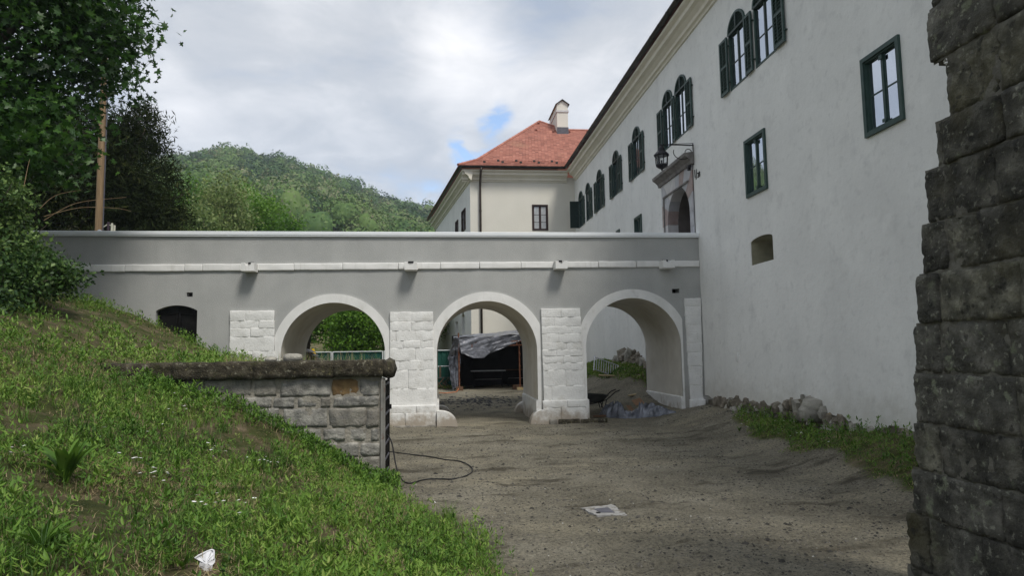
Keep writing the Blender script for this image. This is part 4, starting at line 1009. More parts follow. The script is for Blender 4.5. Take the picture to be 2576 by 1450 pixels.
mb = MB(FC); rough_box(mb, bu-0.20, bu+0.17, bzz-0.36, bzz+0.22, -0.1, 0.34, (10, 10, 7), 0.09, 0.05, 4, seed=4, fine=0.6, warp=0.13)
bo = solo('boulder', mb, MT['boulder'], 'pale squarish boulder leaning on the foot of the white castle wall', 'boulder', tuple(FC(bu, height1(XF-0.2, bu), 0.15)), smooth=True)
mb = MB(FC); rough_box(mb, bu+0.40, bu+0.52, bzz+0.06, bzz+0.20, -0.02, 0.05, (4, 4, 3), 0.04, 0.03, 6, seed=8, warp=0.05); part('rubble_stone', mb, MT['boulder'], castle)

# lantern on a scrolled bracket
LU = fc(1690, 372)[0]; LZB = fc(1690, 373)[1]
mid_u = (fc(1700, 366)[0]+fc(1660, 395)[0])/2
lt = None
Xl = XF-1.0
pl = onX(1664.5, 408, Xl); Ul = pl[1]
print('lantern', pl)
lant = thing('wall_lantern', 'black iron lantern hanging from a scrolled bracket beside the portal', 'lantern', (XF, Ul, pl[2]))
ztop = onX(1664.5, 388, Xl)[2]; zbot = onX(1664.5, 425, Xl)[2]; zfin = onX(1664.5, 431, Xl)[2]
hr = 0.19; hh = ztop-zbot
mb = MB(); lathe(mb, [(0.03, ztop+0.30), (0.05, ztop+0.24), (0.10, ztop+0.20), (0.12, ztop+0.10), (hr*1.25, ztop-0.02), (hr*1.25, ztop-0.04), (hr, ztop-0.05)], Xl, Ul, 8); part('lantern_roof', mb, MT['lantern_iron'], lant)
zg1, zg0 = ztop-0.05, zbot+hh*0.28
mb = MB()
for q in range(8):
    a = 2*math.pi*q/8; mb.tube([(Xl+hr*math.cos(a), Ul+hr*math.sin(a), zg1), (Xl+hr*0.92*math.cos(a), Ul+hr*0.92*math.sin(a), zg0)], 0.014, 5)
mb.tube([(Xl, Ul, zg0), (Xl, Ul, zg1-0.12)], 0.03, 6)
part('lantern_frame', mb, MT['lantern_iron'], lant)
mb = MB(); lathe(mb, [(hr*0.96, zg0), (hr*0.96, zg0-0.04), (hr*0.62, zbot+0.03), (0.03, zbot-0.02), (0.018, zbot-0.05), (0.03, zfin+0.03), (0.006, zfin)], Xl, Ul, 8); part('lantern_base', mb, MT['lantern_iron'], lant)
for q in range(8):
    a0 = 2*math.pi*q/8; a1 = 2*math.pi*(q+1)/8; mb = MB()
    pts = [(Xl+hr*f*math.cos(a), Ul+hr*f*math.sin(a), z) for a, z, f in ((a0, zg1, 0.97), (a1, zg1, 0.97), (a1, zg0, 0.9), (a0, zg0, 0.9))]
    mb.quad(*pts); part('pane', mb, MT['lantern_glass'], lant)
zb = ztop+0.30
mb = MB(); mb.tube([(XF, Ul, zb+0.0), (Xl-0.05, Ul, zb)], 0.016, 6); mb.tube([(XF-0.02, Ul, zb+0.05), (XF-0.02, Ul, zb-0.6)], 0.014, 6)
mb.tube([(Xl, Ul, zb), (Xl, Ul, ztop+0.28)], 0.01, 5)
mb.tube([(XF-0.05, Ul+0.12, zb+0.02), (Xl+0.2, Ul, zb+0.01)], 0.01, 5); mb.tube([(XF-0.05, Ul-0.12, zb+0.02), (Xl+0.2, Ul, zb+0.01)], 0.01, 5)
mb.tube([(XF-0.35+0.28*math.cos(t), Ul, zb-0.22+0.22*math.sin(t)) for t in np.linspace(math.pi*0.9, math.pi*2.1, 12)], 0.013, 5)
mb.tube([(XF-0.17+0.10*math.cos(t), Ul, zb-0.22+0.10*math.sin(t)) for t in np.linspace(0, 2*math.pi, 14)], 0.012, 5)
part('bracket', mb, MT['lantern_iron'], lant)

# ------------------------------------------------------------------ far wing with hipped roof
FG = Fr((0, YG, 0), (1, 0, 0), (0, -1, 0))
def gz(px, py): p = onY(px, py, YG); return p[0], p[2]
GX0 = gz(1185, 700)[0]; WD = np.array([-0.135, 0.991, 0]); WD /= np.linalg.norm(WD); WN = np.array([-WD[1], WD[0], 0])
FL = Fr((GX0, YG, 0), WD, WN)
wing = thing('castle_wing', 'cream plastered castle wing with a red tiled hip roof and chimney behind the bridge', 'building', (GX0, YG, 0))
WLEN = 15.0
ZC = ZC0-0.02
gw = [gz(1338, 515), gz(1379.5, 580)]
wz = (gw[0][0], gw[1][0], gw[1][1], gw[0][1])
mb = MB(FG)
mb.holed([(GX0, -0.5), (XF+0.2, -0.5), (XF+0.2, ZC+0.3), (GX0, ZC+0.3)], [[(wz[0]+0.06, wz[2]+0.06), (wz[1]-0.06, wz[2]+0.06), (wz[1]-0.06, wz[3]-0.06), (wz[0]+0.06, wz[3]-0.06)]])
mb.reveal([(wz[0]+0.06, wz[2]+0.06), (wz[1]-0.06, wz[2]+0.06), (wz[1]-0.06, wz[3]-0.06), (wz[0]+0.06, wz[3]-0.06)], 0, -0.16)
part('front_wall', mb, MT['wing_plaster'], wing)
def ol(px, py):     # pixel to the left flank wall, returns (u, v)
    d = ray(px, py); n = WN; t = ((np.array([GX0, YG, 0])-EYE)@n)/(d@n); p = EYE+d*t
    return (p-np.array([GX0, YG, 0]))@WD, p[2]
side_holes = []; side_wins = []
for tl, br in (((1162, 534), (1172, 600)), ((1146.5, 560), (1153.5, 610))):
    a, z1 = ol(*tl); b, z0 = ol(*br); a, b = sorted((a, b)); side_wins.append((a, b, z1-1.25, z1))
side_small = []
for x0, x1, y0, y1, arch in ((1125.5, 1130, 820, 842, 0), (1145, 1151.5, 811, 841, 0), (1161.5, 1169, 797, 840, 1)):
    a, z1 = ol(x0, y0); b, z0 = ol(x1, y1); a, b = sorted((a, b)); side_small.append((a, b, z0, z1, arch))
hl = [[(a, z0), (b, z0), (b, z1), (a, z1)] for a, b, z0, z1 in side_wins]
for a, b, z0, z1, ar in side_small:
    hl.append([(a, z0), (b, z0), (b, z1)]+([((a+b)/2, z1+0.3)] if ar else [])+[(a, z1)])
mb = MB(FL); mb.holed([(0, -0.5), (WLEN, -0.5), (WLEN, ZC+0.3), (0, ZC+0.3)], hl, 0.0)
for h in hl: mb.reveal(h, 0, -0.3)
part('side_wall', mb, MT['facade_plaster'], wing)
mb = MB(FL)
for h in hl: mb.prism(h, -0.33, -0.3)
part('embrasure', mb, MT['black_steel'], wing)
for a, b, z0, z1 in side_wins: rect_window(wing, a, b, z0, z1, FL, 'brown_paint', fw=0.07, rows=(0.62,), gmat='curtain_glass', knob=False)
rect_window(wing, wz[0], wz[1], wz[2], wz[3], FG, 'brown_paint', fw=0.07, rows=(0.30, 0.62), gmat='curtain_glass', knob=False, out=0.03)
mb = MB(FG); mb.box(GX0-0.01, gz(1212, 700)[0], -0.5, ZC+0.1, 0.001, 0.02); part('corner_strip', mb, MT['wing_plaster'], wing)
cpw = [(w_, z_-ZC0+ZC) for w_, z_ in cp]
mb = MB(FG); mb.profile(cpw, GX0-0.45, XF-0.45); part('cornice', mb, MT['cornice_paint'], wing)
mb = MB(FL); mb.profile(cpw, -0.45, WLEN); part('cornice', mb, MT['cornice_paint'], wing)
mb = MB(FG); mb.profile(gutter_prof(0.60, ZG+0.10), GX0-0.62, XF-0.62); part('gutter', mb, MT['gutter_metal'], wing)
mb = MB(FL); mb.profile(gutter_prof(0.60, ZG+0.10), -0.60, WLEN); part('gutter', mb, MT['gutter_metal'], wing)
dx = gz(1211, 700)[0]
mb = MB(); mb.tube([(dx+0.02, YG-0.62, ZG+0.02), (dx, YG-0.6, ZG-0.15), (dx-0.02, YG-0.16, ZG-0.75), (dx-0.02, YG-0.14, ZG-1.1), (dx-0.02, YG-0.14, 0.2)], 0.065, 8)
dp = part('downpipe', mb, MT['downpipe_metal'], wing, smooth=True)
for z in (2.6, 5.2, 7.6, 9.8):
    mb = MB(); mb.tube([(dx-0.02, YG-0.14, z), (dx-0.02, YG-0.14, z+0.05)], 0.08, 8); part('collar', mb, MT['downpipe_metal'], dp)
# roof surfaces
E0 = ZG+0.12; EX0 = GX0-0.68; EYF = YG-0.68
da = 6.3; A = onY(1357, 306, EYF+da); slope = (A[2]-E0-0.52*1.3)/(da-1.3)
def rz(d): return E0+0.52*np.minimum(d, 1.3)+slope*np.maximum(d-1.3, 0)
dk = min(np.arange(2.5, da, 0.01), key=lambda d: abs(onY(1420, 328, EYF+d)[2]-float(rz(d)))); K = onY(1420, 328, EYF+dk)
print('roof', A, K, slope, dk)
def hipx(d): return EX0+(A[0]-EX0)*d/da
rowd = []; d = 0.0
while d < da-0.02: rowd.append(d); d += 0.165/math.hypot(1, 0.52 if d < 1.3 else slope)
V = []; Fq = []; Cc = []
tw = 0.19
XR = XF+2.4
for i, d in enumerate(rowd):
    d2 = min(d+0.165*0.78*1.25, da); z1_, z2_ = float(rz(d))+0.022, float(rz(d2))+0.004
    xr = XR if d < dk else K[0]+(A[0]-K[0])*(d-dk)/(da-dk)
    x = hipx(d)-(tw/2 if i % 2 else 0)
    while x < xr:
        x1 = min(x+tw, xr); x0 = max(x, hipx(d)); 
        if x1-x0 > 0.02:
            b = len(V); jz = random.uniform(0, 0.010)
            V += [(x0+0.004, EYF+d-0.01, z1_+jz-0.02), (x1-0.004, EYF+d-0.01, z1_+jz-0.02), (x0+0.004, EYF+d-0.012, z1_+jz), (x1-0.004, EYF+d-0.012, z1_+jz), (max(x0, hipx(d2))+0.004, EYF+d2, z2_), (max(x1, hipx(d2)+0.01)-0.004, EYF+d2, z2_)]
            Fq += [(b, b+1, b+3, b+2), (b+2, b+3, b+5, b+4)]; cval = float(np.clip(random.gauss(0.5, 0.2), 0, 1)); Cc += [cval]*6
        x += tw
mb = MB(); mb.v = V; mb.f = Fq; mb.c = Cc
roof = part('roof', mb, MT['roof_tile'], wing, usecol=True); 
mb = MB()       # underlay, left flank and rear slopes
hp_ = [(hipx(d), EYF+d, float(rz(d))-0.03) for d in (0, 1.3, 3.5, da)]
mb.add([hp_[0], hp_[1], hp_[2], hp_[3], (K[0], EYF+dk, float(rz(dk))-0.03), (XR, EYF+dk, float(rz(dk))-0.03), (XR, EYF+1.3, float(rz(1.3))-0.03), (XR, EYF, float(rz(0))-0.03)],
       [(0, 1, 6, 7), (1, 2, 6), (2, 5, 6), (2, 3, 4), (2, 4, 5)], 0.2)
for a, b in zip(hp_[:-1], hp_[1:]):
    a2 = tuple(np.array(a)+WD*WLEN); b2 = tuple(np.array(b)+WD*WLEN); mb.quad(a, b, b2, a2, col=0.5)
mb.quad(hp_[3], (K[0], EYF+dk, float(rz(dk))-0.03), (K[0]+3.5, EYF+dk+9, E0), tuple(np.array(hp_[3])+WD*WLEN), col=0.5)
mb.quad((K[0], EYF+dk, float(rz(dk))-0.03), (XR, EYF+dk, float(rz(dk))-0.03), (XR, EYF+dk+6, E0), (K[0], EYF+dk+6, E0), col=0.5)
part('roof_underlay', mb, MT['roof_tile'], wing, usecol=True)
# hip and ridge tiles
def ridge_run(p, q, n):
    p = np.array(p); q = np.array(q); me = None
    for i in range(n):
        a = p+(q-p)*i/n; b = p+(q-p)*(i+1.12)/n; mb = MB(); mb.tube([a, b], [0.085, 0.07], 7, col=random.uniform(0.4, 0.9))
        part('ridge_tile', mb, MT['roof_tile'], roof, usecol=True)
for a, b in zip((0, 1.3, 3.5), (1.3, 3.5, da)):
    ridge_run((hipx(a), EYF+a, float(rz(a))+0.02), (hipx(b), EYF+b, float(rz(b))+0.02), int((b-a)*4.5))
ridge_run((A[0], EYF+da, float(rz(da))+0.02), (K[0], EYF+dk, float(rz(dk))+0.02), 8)
ridge_run((K[0], EYF+dk, float(rz(dk))+0.02), (XR, EYF+dk, float(rz(dk))+0.02), 16)
random.seed(5)
for row, dd in enumerate((0.55, 0.9)):
    for q in range(6):
        x = hipx(dd)+1.0+q*1.02+(0.5 if row else 0)
        z = float(rz(dd)); mb = MB(); mb.box(x-0.015, x+0.015, EYF+dd-0.02, EYF+dd+0.22, z+0.02, z+0.05); mb.box(x-0.07, x+0.07, EYF+dd-0.04, EYF+dd-0.02, z+0.02, z+0.13)
        part('snow_guard', mb, MT['gutter_metal'], roof)
for px, py in ((1354, 312), (1349, 329), (1392, 333), (1432, 333.5), (1478, 334.5)):
    dd = min(np.arange(2.5, da, 0.02), key=lambda d: abs(onY(px, py, EYF+d)[2]-float(rz(d)))); p = onY(px, py, EYF+dd)
    mb = MB(); mb.tube([(p[0], p[1]-0.1, p[2]), (p[0], p[1]+0.15, p[2]+0.14)], 0.07, 6); part('vent_tile', mb, MT['roof_tile'], roof)
# chimney
YC = EYF+dk-0.5
c0 = onY(1402, 328, YC); c1 = onY(1429.5, 328, YC); zt_ = onY(1415, 262, YC)[2]; zap = onY(1415, 251.5, YC)[2]; zbb = float(rz(dk))-0.9
FK = Fr((0, YC, 0), (1, 0, 0), (0, -1, 0)); cm = (c0[0]+c1[0])/2; DEP = 2.9
mb = MB(FK); mb.box(c0[0], c1[0], zbb, zt_, 0, -DEP); mb.prism([(c0[0]-0.03, zt_), (c1[0]+0.03, zt_), (cm, zap-0.03)], 0.0, -DEP); ch = part('chimney', mb, MT['wing_plaster'], wing)
zb1 = onY(1415, 281, YC)[2]; mb = MB(FK); mb.box(c0[0]-0.05, c1[0]+0.05, zb1-0.03, zb1+0.09, 0.05, -DEP-0.05); part('band', mb, MT['marble_pale'], ch)
mb = MB(FK)
for s_ in (-1, 1):
    ex = cm+s_*((c1[0]-c0[0])/2+0.10)
    mb.prism([(ex, zt_-0.06), (cm, zap-0.01), (cm, zap+0.03), (ex, zt_-0.03)] if s_ < 0 else [(cm, zap-0.01), (ex, zt_-0.06), (ex, zt_-0.03), (cm, zap+0.03)], 0.12, -DEP-0.12)
part('cap', mb, MT['gutter_metal'], ch)
mb = MB(FK); mb.box(c0[0]-0.02, c1[0]+0.02, float(rz(dk))-0.75, onY(1415, 320, YC)[2], 0.02, 0.001); part('flashing', mb, MT['lid_iron'], ch)

# ------------------------------------------------------------------ near stone wall on the right edge
XS = 3.88
FS = Fr((XS, 0, 0), (0, 1, 0), (-1, 0, 0))
swall = thing('ruined_stone_wall', 'dark lichen-spotted wall of large squared stones at the right edge', 'wall', (XS, 4.5, 0))
def cr3(cx, cy): return (2225+cx*0.511, cy*0.511)
def cr4(cx, cy): return (2225+cx*0.511, 708+cy*0.511)
JP = [cr3(345, -40), cr3(320, 262), cr3(280, 592), cr3(190, 850), cr3(185, 1112), cr3(176, 1355), cr4(175, 212), cr4(165, 450), cr4(180, 700), cr4(160, 925), cr4(140, 1140), cr4(120, 1400)]
JZ = [onX(p[0], p[1], XS)[2] for p in JP]
JZ = [JZ[0]+1.3, JZ[0]+0.75]+JZ+[JZ[-1]-0.40, JZ[-1]-0.8]
# far edge per course (pixel x at mid height) and vertical joints
CE = [(215, 3), (215, 3), (215, 3), (300, 3), (248, 3), (200, 3), (180, 3), (168, 3), (150, 4), (150, 4), (152, 4), (140, 4), (118, 4), (112, 4), (110, 4)]
CJ = [(), (500,), (535,), (570,), (285, 590), (555,), (305, 462), (270,), (272,), (668,), (272,), (585,), (225, 490), (300,), (400,)]
rs = np.random.default_rng(3)
nst = 0
for i in range(len(JZ)-1):
    z1, z0 = JZ[i], JZ[i+1]; zm = (z0+z1)/2
    # pixel row of this course at the wall edge
    def u_of(cx):
        px = 2225+cx*0.511; Y = 5.2
        for _ in range(3):
            # find py so that the ray meets z=zm at X=XS
            py = None; lo, hi = -900, 2600
            for _k in range(30):
                m_ = (lo+hi)/2
                if onX(px, m_, XS)[2] > zm: lo = m_
                else: hi = m_
            p = onX(px, (lo+hi)/2, XS)
        return p[1]
    cuts = [u_of(CE[i][0])]+[u_of(c) for c in CJ[i]]
    mbc = MB(FS); mbc.box(1.0, cuts[0]-0.03, z0-0.02, z1+0.02, -0.05, -0.43); rough_sheet(mbc, 3.6, cuts[0]-0.012, z0-0.01, z1+0.01, -0.014, 0.02, 0.022, 9.0, i); part('mortar', mbc, MT['dark_mortar'], swall, smooth=True)
    last = cuts[-1]
    while last > 1.2:
        last -= rs.uniform(0.45, 0.8); cuts.append(last)
    for k in range(len(cuts)-1):
        b, a = cuts[k], cuts[k+1]
        pr2 = rs.uniform(-0.012, 0.022); mb = MB(FS)
        vis = b > 3.6
        sg = (max(8, int((b-a)/0.028)), max(8, int((z1-z0)/0.028)), 3) if vis else (6, 6, 2)
        rough_box(mb, a+0.004, b-(0.004 if k else 0.0), z0+0.004, z1-0.004, -0.45, 0.0+pr2, sg, 0.018, 0.020, 5.0, seed=i*7.1+k*2.3, fine=0.9)
        part('stone', mb, MT[('dark_stone', 'dark_stone_b', 'dark_stone_c')[rs.integers(3)]], swall, smooth=True); nst += 1
mb = MB(FS); 
for i in range(len(JZ)-1):
    e = None
zs = [(JZ[i]+JZ[i+1])/2 for i in range(len(JZ)-1)]
print('stonewall', JZ, nst)
# patch of pale plaster left on the broken edge
pu = onX(2379, 125, XS); mb = MB(FS); rough_box(mb, pu[1]-0.05, pu[1]+0.08, pu[2]-0.17, pu[2]+0.08, -0.3, -0.03, (7, 14, 4), 0.02, 0.035, 14, seed=2, fine=1.0, warp=0.04)
part('plaster_remnant', mb, MT['white_paint'], swall)

# ------------------------------------------------------------------ low wall with mossy coping
FW = Fr((0, YW, 0), (1, 0, 0), (0, -1, 0))
lw = thing('low_stone_wall', 'low weathered stone wall with a thick mossy coping cutting into the grass bank', 'wall', (-2.5, YW, 0))
def wz_(px, py): p = onY(px, py, YW); return p[0], p[2]
ZCT = wz_(700, 909.5)[1]; ZCB = wz_(700, 952)[1]
XWE = wz_(957, 1100)[0]; XWS = wz_(330, 920)[0]-0.3
mb = MB(FW); mb.box(XWS, XWE-0.02, -0.4, ZCB+0.02, -0.04, -0.38); rough_sheet(mb, XWS, XWE-0.004, -0.3, ZCB+0.02, -0.008, 0.02, 0.018, 5.5, 3.0); part('mortar_core', mb, MT['wall_mortar'], lw, smooth=True)
rows = [(955, 997), [(380, 430), (432, 470), (470, 508), (511, 583), (583, 635), (637, 700), (704, 834), (836, 903), (905, 956)]], \
       [(999, 1027), [(470, 520), (525, 600), (612, 685), (689, 745), (748, 800), (803, 832), (838, 956)]], \
       [(1029, 1078), [(560, 640), (645, 706), (710, 822), (826, 920), (922, 956)]], \
       [(1080, 1112), [(640, 740), (742, 812), (814, 870), (872, 930), (932, 956)]], \
       [(1114, 1150), [(700, 780), (783, 848), (850, 904), (906, 956)]], \
       [(1152, 1186), [(790, 880), (882, 956)]], [(1188, 1240), [(850, 908), (910, 956)]]
for ri_, (yy, sts) in enumerate(rows):
    for k, (a, b) in enumerate(sts):
        x0, z1 = wz_(a, yy[0]); x1, z0 = wz_(b, yy[1]); mb = MB(FW)
        x0 += random.uniform(-0.012, 0.02); x1 -= random.uniform(-0.012, 0.02); z0 += random.uniform(-0.01, 0.02); z1 -= random.uniform(-0.01, 0.015); jit = 0; o_ = (ri_ == 0 and k == 7)
        rough_box(mb, x0+0.004, x1-0.004, z0+0.004+jit, z1-0.004+jit, -0.3, 0.004+random.uniform(-0.006, 0.012), (max(6, int((x1-x0)/0.03)), max(5, int((z1-z0)/0.03)), 2), 0.02, 0.024, 7, seed=ri_*9+k*1.3, fine=0.5)
        part('stone', mb, MT['ochre_stone' if o_ else random.choice(['wall_stone', 'wall_render', 'wall_render'])], lw, smooth=True)
cx_ = [300, 470, 660, 850, 966]
for k in range(len(cx_)-1):
    x0 = wz_(cx_[k], 1)[0]; x1 = wz_(cx_[k+1], 1)[0]; mb = MB(FW)
    rough_box(mb, x0-0.003, x1+0.003, ZCB-0.01, ZCT, -0.5, 0.11+0.012*(k % 2), (int((x1-x0)/0.03), 10, 8), 0.03, 0.026, 5.5, seed=k*3.3, fine=0.5); part('coping_stone', mb, MT['coping_moss'], lw, smooth=True)
x0 = wz_(963, 1)[0]; x1 = wz_(992, 1)[0]; mb = MB(FW); rough_box(mb, x0, x1, ZCB-0.04, ZCT+0.005, -0.6, 0.06, (8, 8, 10), 0.07, 0.05, 5, seed=71, fine=0.5); part('coping_stone', mb, MT['coping_moss'], lw, smooth=True)
for k, (px, w_, h_) in enumerate(((690, 0.085, 0.045), (744, 0.14, 0.075))):
    x = wz_(px, 1)[0]; mb = MB(FW); rough_box(mb, x-w_, x+w_, ZCT-0.01, ZCT+h_*1.5, -0.28, -0.1, (7, 5, 5), 0.04, 0.03, 7, seed=k+3)
    solo('loose_stone', mb, MT['boulder'], ('small round stone lying on the mossy coping' if k == 0 else 'larger pale stone lying on the mossy coping below the left arch'), 'stone', (x, YW+0.19, ZCT), smooth=True)
# end post and gate panel
mb = MB(FW); xp = XWE+0.005; mb.box(xp, xp+0.035, -0.2, ZCB-0.02, -0.02, 0.03); mb.box(xp+0.036, xp+0.065, -0.2, ZCB-0.03, -0.06, 0.01)
solo('gate_post', mb, MT['post_grey'], 'narrow rust-streaked grey post against the end of the low wall', 'post', (xp, YW, 0))
XGp = onY(964, 1100, YW+0.12)[0]+0.01
gate = thing('mesh_gate', 'black steel mesh gate standing open edge-on at the end of the low wall', 'gate', (XGp, YW+0.15, 0))
y0g, y1g = YW+0.12, YW+1.05
mb = MB(); 
for y in (y0g, y1g): mb.box(XGp-0.02, XGp+0.02, y-0.02, y+0.02, 0.03, ZCB-0.05)
part('frame', mb, MT['black_steel'], gate)
zst = np.linspace(0.12, ZCB-0.14, 7)
for z in zst: mb = MB(); mb.box(XGp-0.012, XGp+0.016, y0g+0.02, y1g-0.02, z-0.015, z+0.015); part('rail', mb, MT['lid_iron'], gate)
for y in np.linspace(y0g+0.05, y1g-0.05, 18): mb = MB(); mb.box(XGp-0.004, XGp+0.004, y-0.004, y+0.004, 0.05, ZCB-0.08); part('bar', mb, MT['black_steel'], gate)
mb = MB(); mb.box(XGp+0.02, XGp+0.05, y1g-0.02, y1g+0.03, 1.08, 1.16); part('padlock', mb, MT['black_steel'], gate)

# ------------------------------------------------------------------ small things in the yard
def smooth_path(P, sub=6):
    P = [np.array(p, float) for p in P]; out = []
    for i in range(len(P)-1):
        p0, p1, p2, p3 = P[max(i-1, 0)], P[i], P[i+1], P[min(i+2, len(P)-1)]
        for k in range(sub):
            t = k/sub; out.append(0.5*((2*p1)+(-p0+p2)*t+(2*p0-5*p1+4*p2-p3)*t*t+(-p0+3*p1-3*p2+p3)*t**3))
    out.append(P[-1]); return out
cab = []
for px, py, Y in ((974.5, 1096, YW+0.6), (982.6, 1107, YW+0.55), (988.7, 1129, YW+0.5), (994.7, 1165, YW+0.42), (1002, 1191, YW+0.36)): cab.append(onY(px, py, Y))
for px, py in ((1014, 1213), (1031, 1219), (1055, 1213), (1079, 1208.5), (1110, 1208), (1140, 1208.5), (1171, 1201), (1188, 1189), (1183, 1177), (1157, 1165), (1120, 1160), (1079, 1153), (1036, 1148), (992, 1141), (978, 1140)):
    p = onG(px, py); p[2] = height1(p[0], p[1])+0.012; cab.append(p)
mb = MB(); mb.tube(smooth_path(cab), 0.011, 7); solo('black_cable', mb, MT['cable_black'], 'black cable hanging off the mesh gate and looping across the dirt', 'cable', tuple(cab[6]), smooth=True)
# drain cover
p = onG(1520, 1289); z = height1(p[0], p[1])+0.012
mh = thing('drain_cover', 'square iron drain cover in a pale concrete collar sunk in the dirt', 'drain cover', (p[0], p[1], z))
rr = [onG(*q) for q in ((1462, 1281), (1540, 1277), (1579, 1299), (1502, 1303))]
rs2 = random.Random(4)
poly = []
for a, b in zip(rr, rr[1:]+rr[:1]):
    for k in range(7):
        q = a+(b-a)*k/7; poly.append((q[0]+rs2.uniform(-0.018, 0.018), q[1]+rs2.uniform(-0.02, 0.02)))
FZ = lambda u, v, w: np.array([u, v, w])
mb = MB(); mb.fr = FZ; mb.prism(poly, z-0.06, z+0.006); part('collar', mb, MT['concrete'], mh)
cc_ = sum(rr)/4; poly2 = [(cc_[0]+(q[0]-cc_[0])*0.46, cc_[1]+(q[1]-cc_[1])*0.46) for q in rr]
mb = MB(); mb.fr = FZ; mb.prism(poly2, z-0.02, z+0.012); part('lid', mb, MT['lid_iron'], mh)
mb = MB(); mb.box(cc_[0]-0.13, cc_[0]-0.08, cc_[1]-0.14, cc_[1]-0.10, z+0.0122, z+0.018); part('lifting_hole', mb, MT['black_steel'], mh)
# broken plastic shard
p = onG(516, 1440); zb = height1(p[0], p[1])
def shard_pt(px, py, dy=0.0): return onY(px, py, p[1]+dy)
SH = [(490, 1405.7), (500, 1398.5), (520, 1389), (532, 1384.3), (537.5, 1386), (538.5, 1392), (537.5, 1407.5), (541.5, 1408), (540, 1417), (534, 1424), (533.5, 1436), (529, 1447), (524, 1456), (508, 1456), (500, 1442), (499, 1430), (502, 1418), (505, 1410), (493, 1409)]
Y0 = p[1]; pts = []
for i, (a, b) in enumerate(SH): pts.append(shard_pt(a, b, 0.08*((1456-b)/70)+0.012*math.sin(i*1.9)))
ctr = shard_pt(517, 1420, 0.0)
mb = MB(); n = len(pts); back = [q+np.array([0.0, 0.008, 0.0]) for q in pts]
mb.add(pts+[ctr]+back+[ctr+np.array([0, 0.008, 0])], [(i, (i+1) % n, n) for i in range(n)]+[(n+1+(i+1) % n, n+1+i, 2*n+1) for i in range(n)]+[(i, n+1+i, n+1+(i+1) % n, (i+1) % n) for i in range(n)])
sh_ = solo('plastic_shard', mb, MT['shard_white'], 'cracked white plastic bucket fragment standing in the foreground grass', 'plastic piece', (p[0], p[1], zb))
mb = MB(); mb.tube([shard_pt(a, b, 0.08*((1456-b)/70)-0.008) for a, b in SH[:7]], 0.006, 6); rim = part('rim', mb, MT['shard_white'], None); 
rim.parent = sh_; rim.location = (-p[0], -p[1], -zb)
mb = MB()
for q in (((511, 1411), (520, 1418), (527, 1423)), ((499, 1424), (510, 1428), (518, 1434), (525, 1441)), ((536, 1399), (527, 1408), (520, 1418), (513, 1428)), ((533, 1424), (526, 1430), (518, 1434))):
    mb.tube([shard_pt(a, b, 0.045*((1456-b)/70)-0.012) for a, b in q], 0.0013, 4)
ck = part('crack', mb, MT['lid_iron'], None); ck.parent = sh_; ck.location = (-p[0], -p[1], -zb)

# crumpled tarp in the right arch
def tarp_heap():
    p0 = onG(1521, 1052); p1 = onG(1706, 1040)
    nx, ny = 190, 60; V = []; 
    u = np.linspace(0, 1, nx); v = np.linspace(0, 1, ny); U_, V_ = np.meshgrid(u, v)
    X = p0[0]+(p1[0]-p0[0])*U_; Yb_ = p0[1]+(p1[1]-p0[1])*U_+0.12
    wid = 0.75*(1-0.45*U_)
    Y = Yb_+V_*wid-0.05
    env = np.sin(np.pi*np.clip(U_, 0, 1))**0.35*np.sin(np.pi*V_)**0.5
    hgt = np.interp(U_, [0, 0.05, 0.18, 0.27, 0.33, 0.45, 0.55, 0.7, 0.9, 1.0], [0.34, 0.50, 0.54, 0.46, 0.20, 0.20, 0.40, 0.36, 0.24, 0.06])
    ca, sa = math.cos(0.5), math.sin(0.5); XX = X*ca+Y*sa; YY = -X*sa+Y*ca
    wx = XX+0.25*fbm(X*3, Y*3, 5, 2); wy = YY+0.25*fbm(X*3+9, Y*3, 5, 2)
    rd1 = 1-np.abs(fbm(wx*2.4, wy*7.5, 2.0, 2))*2.0; rd2 = 1-np.abs(fbm(wx*6, wy*16, 6.0, 2))*2.0
    Z = env*hgt*(0.70+0.30*rd1+0.20*rd2)
    gx = height(X, Y)
    X = X+0.05*fbm(X*5, Y*5, 7, 3); Y = Y+0.08*fbm(X*4, Y*4, 17, 3)
    Vt = np.stack([X.ravel(), Y.ravel(), (gx+np.maximum(Z, -0.01)).ravel()], 1)
    i, j = np.meshgrid(np.arange(nx-1), np.arange(ny-1)); a = (j*nx+i).ravel(); Fq = np.stack([a, a+1, a+nx+1, a+nx], 1)
    L = np.array([(p0[0]+p1[0])/2, p0[1], height1((p0[0]+p1[0])/2, p0[1])])
    o = link_mesh('tarpaulin', fast_mesh('tarpaulin', Vt-L, Fq, 4, MT['tarp'], smooth=False), None, L)
    tag(o, 'crumpled grey-blue plastic tarpaulin heaped on the ground in the right arch', 'tarpaulin')
tarp_heap()
def board(name, p, size, rot, mat, label, cat, tilt=(0, 0)):
    mb = MB(); mb.box(-size[0]/2, size[0]/2, -size[1]/2, size[1]/2, -size[2]/2, size[2]/2)
    o = bpy.data.objects.new(name, mesh_from(name, mb.v, mb.f, MT[mat])); COL.objects.link(o); o.location = tuple(map(float, p)); o.rotation_euler = (tilt[0], tilt[1], rot)
    return tag(o, label, cat)
q = onG(1608, 1040); board('cardboard_piece', (q[0], q[1]+0.1, height1(q[0], q[1])+0.33), (0.34, 0.24, 0.012), 0.4, 'cardboard', 'brown cardboard piece lying highest on the crumpled tarpaulin', 'cardboard', (0.7, -0.2))
q = onG(1588, 1048); board('cardboard_piece', (q[0], q[1]+0.02, height1(q[0], q[1])+0.20), (0.36, 0.28, 0.012), 0.9, 'cardboard', 'torn brown cardboard piece lying lower and left on the crumpled tarpaulin', 'cardboard', (0.9, 0.1))
